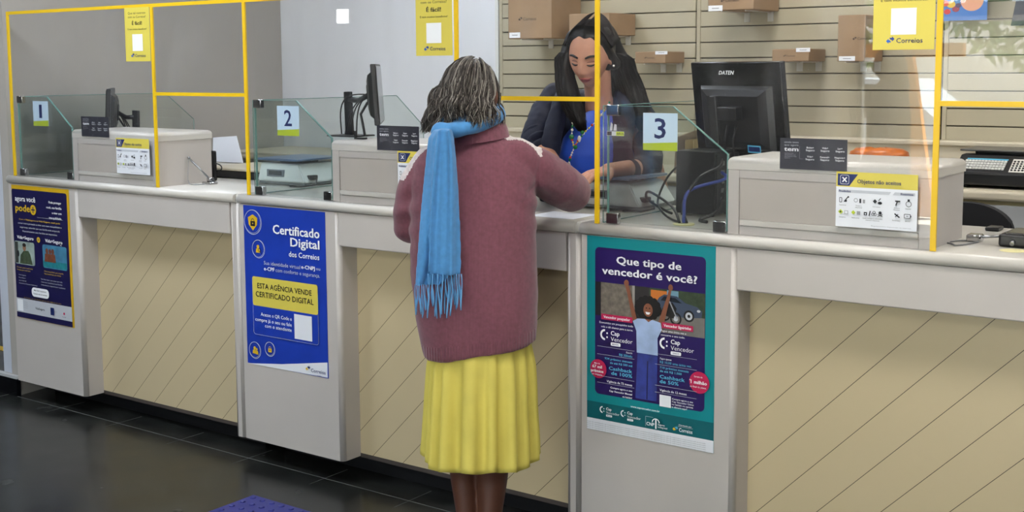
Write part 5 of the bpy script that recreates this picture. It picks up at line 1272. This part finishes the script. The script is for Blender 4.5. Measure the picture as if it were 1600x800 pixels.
# ================= the clerk
clerk = thing('person', 'clerk with long dark hair in a navy blazer and bright blue blouse, looking down', 'person', (2.97, .85, .15))
SKIN = mat('warm_light_skin', (196, 142, 118), .5, noise_s=30, noise_a=.04)
DC = 4.42
hc = dp(922, 87, DC); hf = Vector((.20, -.92, -.34)); upv = (UP+Vector((.05, 0, 0))).normalized(); KM_ = basis(hf, upv, hc)
pr = Prims(); head_mesh(pr.b, KM_, 1.0)
NK = dp(935, 152, 4.52)
pr.chain([(hc+Vector((.0, .045, -.05)), .050), (NK, .050), (dp(940, 178, 4.56), .062)])
# trunk, hips, legs
hipc = Vector((2.98, .86, 1.03))
pr.loft([[Vector((cx_+rx*math.cos(2*math.pi*k/32), cy_+ry*math.sin(2*math.pi*k/32), z)) for k in range(32)] for (cx_, cy_, z, rx, ry) in ((2.98, .87, .92, .15, .10), (2.98, .86, 1.0, .155, .11), (2.98, .83, 1.10, .135, .095), (2.985, .76, 1.22, .14, .095), (2.99, .70, 1.32, .145, .10), (3.0, .66, 1.40, .15, .085), (3.0, .64, 1.44, .10, .06))])
for sx in (-1, 1):
    pr.chain([(Vector((2.98+sx*.08, .87, .95)), .085), (Vector((2.98+sx*.09, .86, .62)), .055), (Vector((2.98+sx*.09, .88, .42)), .050), (Vector((2.98+sx*.09, .89, .24)), .034), (Vector((2.98+sx*.09, .86, .19)), .032), (Vector((2.98+sx*.09, .76, .175)), .022)])
elL = dp(1014, 263, 4.50); wrL = dp(950, 266, 4.30)
shL = dp(998, 172, 4.60); pr.chain([(shL, .03), (shL.lerp(elL, .5), .034), (elL, .036), (elL.lerp(wrL, .45), .035), (wrL, .025)])
hand(pr, wrL, (wrL-elL).normalized()+Vector((-.1, -.2, -.15)), UP, .9, .45, -1)
shR = dp(868, 156, 4.63); elR = dp(838, 225, 4.53); wrR = dp(876, 268, 4.30)
pr.chain([(shR, .03), (shR.lerp(elR, .5), .034), (elR, .036), (elR.lerp(wrR, .5), .034), (wrR, .025)])
hand(pr, wrR, Vector((.15, -.85, -.25)), UP, .9, .45, 1)
fuse('body', pr, .0038, SKIN, clerk, 2)
# face details
EY = mat('dark_lash', (26, 18, 18), .6); LP = mat('lipstick', (150, 62, 62), .4)
def onface(x, z, lift=0):
    """a point on the face skin for head-local x, z"""
    a = max(-1, min(1, x/.073)); c = z/.113; bb = math.sqrt(max(0, 1-a*a-c*c)); s_ = sst(0, -1, c)
    x2 = x
    a = max(-1, min(1, x/(.073*(1-.38*s_)))); bb = math.sqrt(max(.02, 1-a*a-c*c)); y = .094*bb*(.96-.02*s_)
    d = .019*gs(x, .0095)*gs(z+.022, .022)-.011*(gs(x-.030, .015)+gs(x+.030, .015))*gs(z-.002, .013)+.0065*(gs(x-.030, .012)+gs(x+.030, .012))*gs(z+.001, .008)+.004*gs(abs(x)-.028, .018)*gs(z-.024, .008)+.005*gs(abs(x)-.040, .016)*gs(z+.028, .020)+.008*gs(x, .020)*gs(z+.062, .011)
    return KM_ @ Vector((x2, y+d+lift, z))
for sx in (-1, 1):
    b = B(); P = [onface(sx*(.014+.036*i/9), .021+.008*math.sin(i/9*2.6)-.003*i/9, .0012) for i in range(10)]; b.tube(P, .003, 8, rr=[.003+.0022*math.sin(min(1, i/9*1.6)*1.57)*(1-.6*i/9) for i in range(10)]); put('eyebrow', b, EY, clerk)
    b = B(); P = [onface(sx*(.017+.028*i/9), -.004-.004*math.sin(i/9*3.14), .0012) for i in range(10)]; b.tube(P, .0017, 8, rr=[.001+.0024*math.sin(i/9*3.14) for i in range(10)]); put('eyelashes', b, EY, clerk)
    b = B(); P = [onface(sx*(.017+.028*i/9), .004+.003*math.sin(i/9*3.14), .0002) for i in range(10)]; b.tube(P, .0034, 8, rr=[.001+.003*math.sin(i/9*3.14) for i in range(10)]); put('eyelid', b, mat('eyelid_shade', (142, 92, 78), .5), clerk)
b = B(); 
b.tube([onface(-.027+.054*i/14, -.0605+.0025*math.cos((i/14-.5)*6.28*1.5)*(abs(i/14-.5) < .34), .0005) for i in range(15)], .004, 8, rr=[.0006+.0036*math.sin(i/14*3.14) for i in range(15)])
b.tube([onface(-.021+.042*i/14, -.0675-.002*math.sin(i/14*3.14), .0005) for i in range(15)], .0045, 8, rr=[.0006+.0044*math.sin(i/14*3.14) for i in range(15)])
put('lips', b, LP, clerk)
b = B(); b.ell(KM_ @ Vector((.088, .002, -.034)), (.004, .004, .004)); put('earring', b, mat('pearl', (230, 228, 224), .2), clerk)
b = B(); b.ell(KM_ @ Vector((-.088, .002, -.034)), (.004, .004, .004)); put('earring', b, mat('pearl', (0, 0, 0)), clerk)
# blouse
pr = Prims()
BL = mat('bright_blue_blouse', (40, 84, 200), .6, noise_s=8, noise_a=.06, bump=.15, bump_s=200)
rows = ((172, 920, 962, 4.53, .05), (190, 900, 975, 4.52, .085), (215, 880, 985, 4.51, .105), (240, 872, 990, 4.52, .115), (265, 868, 992, 4.54, .115), (290, 868, 992, 4.60, .11), (318, 866, 992, 4.72, .10), (400, 864, 990, 4.84, .10))
pr.loft([ring_at(xl, xr, y, d_, th, n=36) for (y, xl, xr, d_, th) in rows])
fuse('blouse', pr, .006, BL, clerk, 3, lambda c, n_: n_*(.006*noise.noise(Vector((c.x*9+c.z*4, c.y*9, c.z*5)))))
# blazer: back and side shell, sleeves, rolled cuffs
NV = mat('navy_blazer_cloth', (20, 26, 50), .75, noise_s=40, noise_a=.08, bump=.3, bump_s=400)
pr = Prims()
for (off, y0_) in ((0, 0),):
    pr.loft([ring_at(xl, xr, y, d_, th, n=36) for (y, xl, xr, d_, th) in ((140, 905, 968, 4.62, .05), (150, 878, 992, 4.63, .075), (165, 865, 1005, 4.635, .095), (190, 860, 1010, 4.645, .115), (225, 858, 1012, 4.66, .125), (265, 858, 1012, 4.68, .13), (300, 856, 1012, 4.76, .13), (330, 856, 1012, 4.84, .12), (400, 850, 1010, 4.88, .12), (470, 850, 1010, 4.90, .12))])
# front edges of the open blazer
pr.chain([(dp(880, 150, 4.53), .030), (dp(872, 180, 4.47), .034), (dp(862, 215, 4.44), .036), (dp(858, 255, 4.45), .036), (dp(858, 295, 4.56), .036), (dp(858, 360, 4.80), .03)])
pr.chain([(dp(972, 150, 4.53), .034), (dp(975, 180, 4.47), .042), (dp(970, 215, 4.43), .042), (dp(972, 255, 4.44), .044), (dp(975, 295, 4.56), .044), (dp(975, 360, 4.82), .03)])
pr.chain([(dp(868, 150, 4.62), .052), (dp(850, 178, 4.60), .054), (dp(838, 205, 4.55), .050), (dp(836, 222, 4.52), .050)])
pr.chain([(dp(992, 160, 4.61), .055), (dp(1008, 200, 4.58), .056), (dp(1014, 240, 4.52), .052), (dp(1013, 262, 4.50), .050), (dp(998, 266, 4.46), .048)])
def bl_fold(c, n_): return n_*(.005*noise.noise(Vector((c.x*16+c.z*9, c.y*16, c.z*14)))+.003*noise.noise(c*40))
fuse('blazer', pr, .0055, NV, clerk, 3, bl_fold)
pr = Prims(); a_, c_ = dp(836, 212, 4.535), dp(848, 233, 4.47)
for u in (0, .5, 1): 
    p = a_.lerp(c_, u); pr.e(p, (.052, .052, .016), Vector((0, 0, 1)).rotation_difference((c_-a_).normalized()).to_matrix())
fuse('cuff', pr, .005, NV, clerk, 2)
pr = Prims(); a_, c_ = dp(1006, 266, 4.47), dp(985, 267, 4.40)
for u in (0, .5, 1):
    p = a_.lerp(c_, u); pr.e(p, (.046, .046, .015), Vector((0, 0, 1)).rotation_difference((c_-a_).normalized()).to_matrix())
fuse('cuff', pr, .005, NV, clerk, 2)
# trousers and shoes
pr = Prims()
pr.loft([[Vector((2.98+rx*math.cos(2*math.pi*k/28), .87+ry*math.sin(2*math.pi*k/28), z)) for k in range(28)] for (z, rx, ry) in ((.80, .17, .12), (.92, .175, .125), (1.02, .17, .12), (1.06, .15, .11))])
for sx in (-1, 1): pr.chain([(Vector((2.98+sx*.085, .87, .86)), .10), (Vector((2.98+sx*.09, .86, .60)), .075), (Vector((2.98+sx*.09, .88, .40)), .065), (Vector((2.98+sx*.09, .89, .25)), .058)])
fuse('trousers', pr, .008, mat('black_trousers', (22, 22, 28), .8), clerk, 3)
for sx in (-1, 1):
    q = Prims(); q.chain([(Vector((2.98+sx*.09, .90, .186)), .034), (Vector((2.98+sx*.09, .82, .184)), .033), (Vector((2.98+sx*.09, .73, .180)), .027)]); fuse('shoe', q, .006, M_black, clerk, 2)
# hair
K0 = hairmat('black_hair', (16, 13, 14), .35); K1 = hairmat('black_brown_hair', (28, 21, 21), .3); K2 = hairmat('brown_hair', (44, 34, 33), .3)
pr = Prims(); R3 = KM_.to_3x3()
pr.e(KM_ @ Vector((0, -.034, .014)), (.082, .088, .112), R3)
pr.e(KM_ @ Vector((.0, -.022, .064)), (.074, .086, .060), R3)
pr.chain([(dp(940, 60, 4.50), .06), (dp(957, 90, 4.54), .05), (dp(970, 125, 4.56), .05)])
for sx, xs in ((-1, (-.072, -.074, -.070)), (1, (.072, .08, .084))):
    pr.chain([(KM_ @ Vector((sx*.048, .016, .066)), .024), (KM_ @ Vector((sx*.066, .008, .035)), .020), (KM_ @ Vector((sx*.076, -.012, .0)), .018), (KM_ @ Vector((sx*.078, -.035, -.04)), .024)])
lf = [(dp(897, 58, 4.46), .030), (dp(886, 82, 4.44), .024), (dp(882, 112, 4.43), .030), (dp(887, 142, 4.41), .036), (dp(896, 170, 4.38), .034), (dp(905, 192, 4.36), .024), (dp(910, 205, 4.36), .012)]
rf = [(dp(950, 60, 4.50), .040), (dp(964, 85, 4.51), .034), (dp(975, 112, 4.52), .044), (dp(984, 138, 4.53), .050), (dp(992, 160, 4.52), .046), (dp(1000, 180, 4.50), .034), (dp(1002, 200, 4.49), .018)]
mf = [(dp(945, 120, 4.56), .045), (dp(955, 150, 4.58), .06)]
pr.chain(lf); pr.chain(rf); pr.chain(mf)
fuse('hair', pr, .0045, K0, clerk, 10, lambda c, n_: n_*(.003*noise.noise(Vector((c.x*35, c.y*35, c.z*6)))))
b = B(); b.mats = [K0, K1, K2]; rnd = random.Random(12)
def lock_strands(path, n, r0, start):
    for q in range(n):
        a = rnd.uniform(0, 6.28); k_ = rnd.uniform(.65, 1.08); P = []
        s0 = Vector((rnd.uniform(-.018, .018)*start[0], rnd.uniform(-.055, .045), .0)); sx = start[1]
        e0 = rnd.uniform(.2, 1)
        for i in range(6):
            el = math.radians(86-i*15.5); 
            P.append(KM_ @ Vector((sx*math.cos(el)*.0835, -.022+s0.y*1.5*(1-abs(math.cos(el))*.5)+.0*e0, .016+math.sin(el)*.1145)))
        ph_ = rnd.uniform(0, 6)
        cut = rnd.choice((len(path), len(path), len(path)-1))
        for i, (p, r_) in enumerate(path[:cut]):
            if i == 0: continue
            wv = .003*math.sin(i*1.4+ph_); P.append(p+CR*(math.cos(a)*r_*k_+wv)+CD*math.sin(a)*r_*k_)
        out = []
        for i in range(len(P)-1):
            p0, p1, p2, p3 = P[max(i-1, 0)], P[i], P[i+1], P[min(i+2, len(P)-1)]
            for k in range(3):
                u = k/3; out.append(.5*((2*p1)+(p2-p0)*u+(2*p0-5*p1+4*p2-p3)*u*u+(3*p1-p0-3*p2+p3)*u**3))
        out.append(P[-1]); b.cur = rnd.choices((0, 1, 2), (4, 4, 1))[0]; m_ = len(out)
        b.tube(out, r0, 4, rr=[r0*(1 if i < m_*.85 else .4) for i in range(m_)])
lock_strands(lf, 330, .0010, (1, -1)); lock_strands(rf, 420, .0010, (1, 1))
put('hair_strands', b, None, clerk)
# bead necklace / lanyard
ln = [dp(921, 168, 4.37), dp(913, 190, 4.34), dp(894, 216, 4.335), dp(897, 230, 4.33), dp(892, 244, 4.33), dp(889, 254, 4.33)]
ln = [dp(898, 168, 4.40), dp(895, 192, 4.36), dp(893, 214, 4.345), dp(897, 231, 4.34), dp(891, 246, 4.345), dp(889, 256, 4.35)]
ln2 = [dp(952, 160, 4.44), dp(935, 186, 4.37), dp(915, 205, 4.345), dp(903, 220, 4.34), dp(897, 231, 4.34)]
b = B(); M_g = mat('green_bead', (20, 110, 60), .15); M_w = mat('clear_bead', (214, 210, 200), .15); M_r = mat('red_bead', (190, 60, 50), .2); M_yb = mat('amber_bead', (210, 180, 60), .2)
b.m(M_w).tube(ln, .0013, 5).tube(ln2, .0013, 5)
rnd = random.Random(2)
for path in (ln, ln2):
    for i in range(len(path)-1):
        for k in range(4):
            p = path[i].lerp(path[i+1], k/4); b.m(rnd.choice((M_w, M_g, M_w, M_r, M_yb, M_w))); r_ = rnd.choice((.003, .0038, .005)); b.ell(p-CD*.003, (r_, r_, r_), None, 8, 6)
b.m(M_g).ell(dp(893, 214, 4.338), (.009, .009, .009)); b.ell(dp(899, 230, 4.333), (.008, .008, .008)); b.ell(dp(910, 207, 4.34), (.007, .007, .007))
b.m(M_w).ell(dp(905, 217, 4.335), (.006, .006, .012)); b.m(M_steel).ell(dp(889, 258, 4.345), (.007, .004, .013))
put('bead_necklace', b, None, clerk)
# an onlooker near the street window, mirrored in the screen of window 3
on = thing('person', 'long-haired person in dark clothes standing by the street window, mirrored in the tall screen', 'person', (2.5, -5.0, 0))
pr = Prims(); oc = Vector((2.5, -5.0, 1.585)); OM = basis(Vector((-1, .15, -.1)), UP, oc); head_mesh(pr.b, OM, 1.0)
pr.chain([(Vector((2.515, -5, 1.50)), .05), (Vector((2.52, -5, 1.42)), .06)])
for sy in (-1, 1):
    sh = Vector((2.52, -5+sy*.17, 1.38)); el = Vector((2.53, -5+sy*.21, 1.10)); wr = Vector((2.42, -5+sy*.20, .88)); pr.chain([(sh, .045), (el, .038), (wr, .026)]); hand(pr, wr, Vector((-.3, 0, -1)), Vector((0, sy, 0)), .95, .4, sy)
pr.chain([(Vector((2.52, -5, 1.40)), .10), (Vector((2.52, -5, 1.0)), .12)])
fuse('body', pr, .006, SKIN_D, on, 2)
pr = Prims(); pr.loft([[Vector((2.52+rx*math.cos(2*math.pi*k/28), -5+ry*math.sin(2*math.pi*k/28), z)) for k in range(28)] for (z, rx, ry) in ((.80, .15, .20), (1.0, .14, .19), (1.2, .14, .185), (1.36, .12, .19), (1.42, .07, .10))])
for sy in (-1, 1): pr.chain([(Vector((2.52, -5+sy*.18, 1.37)), .062), (Vector((2.53, -5+sy*.215, 1.10)), .055), (Vector((2.45, -5+sy*.205, .93)), .045)])
fuse('jacket', pr, .008, mat('dark_jacket', (34, 32, 34), .8), on, 3)
pr = Prims()
for sy in (-1, 1): pr.chain([(Vector((2.52, -5+sy*.09, .86)), .11), (Vector((2.52, -5+sy*.09, .5)), .075), (Vector((2.53, -5+sy*.09, .12)), .055)])
fuse('trousers', pr, .01, mat('black_trousers', (0, 0, 0)), on, 3)
for sy in (-1, 1):
    q = Prims(); q.chain([(Vector((2.55, -5+sy*.09, .04)), .038), (Vector((2.38, -5+sy*.09, .034)), .032)]); fuse('shoe', q, .007, M_black, on, 2)
pr = Prims(); pr.e(OM @ Vector((0, -.03, .016)), (.085, .09, .115), OM.to_3x3()); pr.chain([(oc+Vector((.05, 0, 0)), .08), (oc+Vector((.07, 0, -.16)), .085), (oc+Vector((.08, 0, -.30)), .06)])
fuse('hair', pr, .006, K0, on, 3)
# paper being signed on the counter
o = put('paper_slip', B().box(3.02, 3.20, .05, .20, HT+.0004, HT+.0014), M_paper, None, (3.1, .1, HT)); tag(o, 'white slip of paper on the counter under the customer\'s forearm', 'paper')
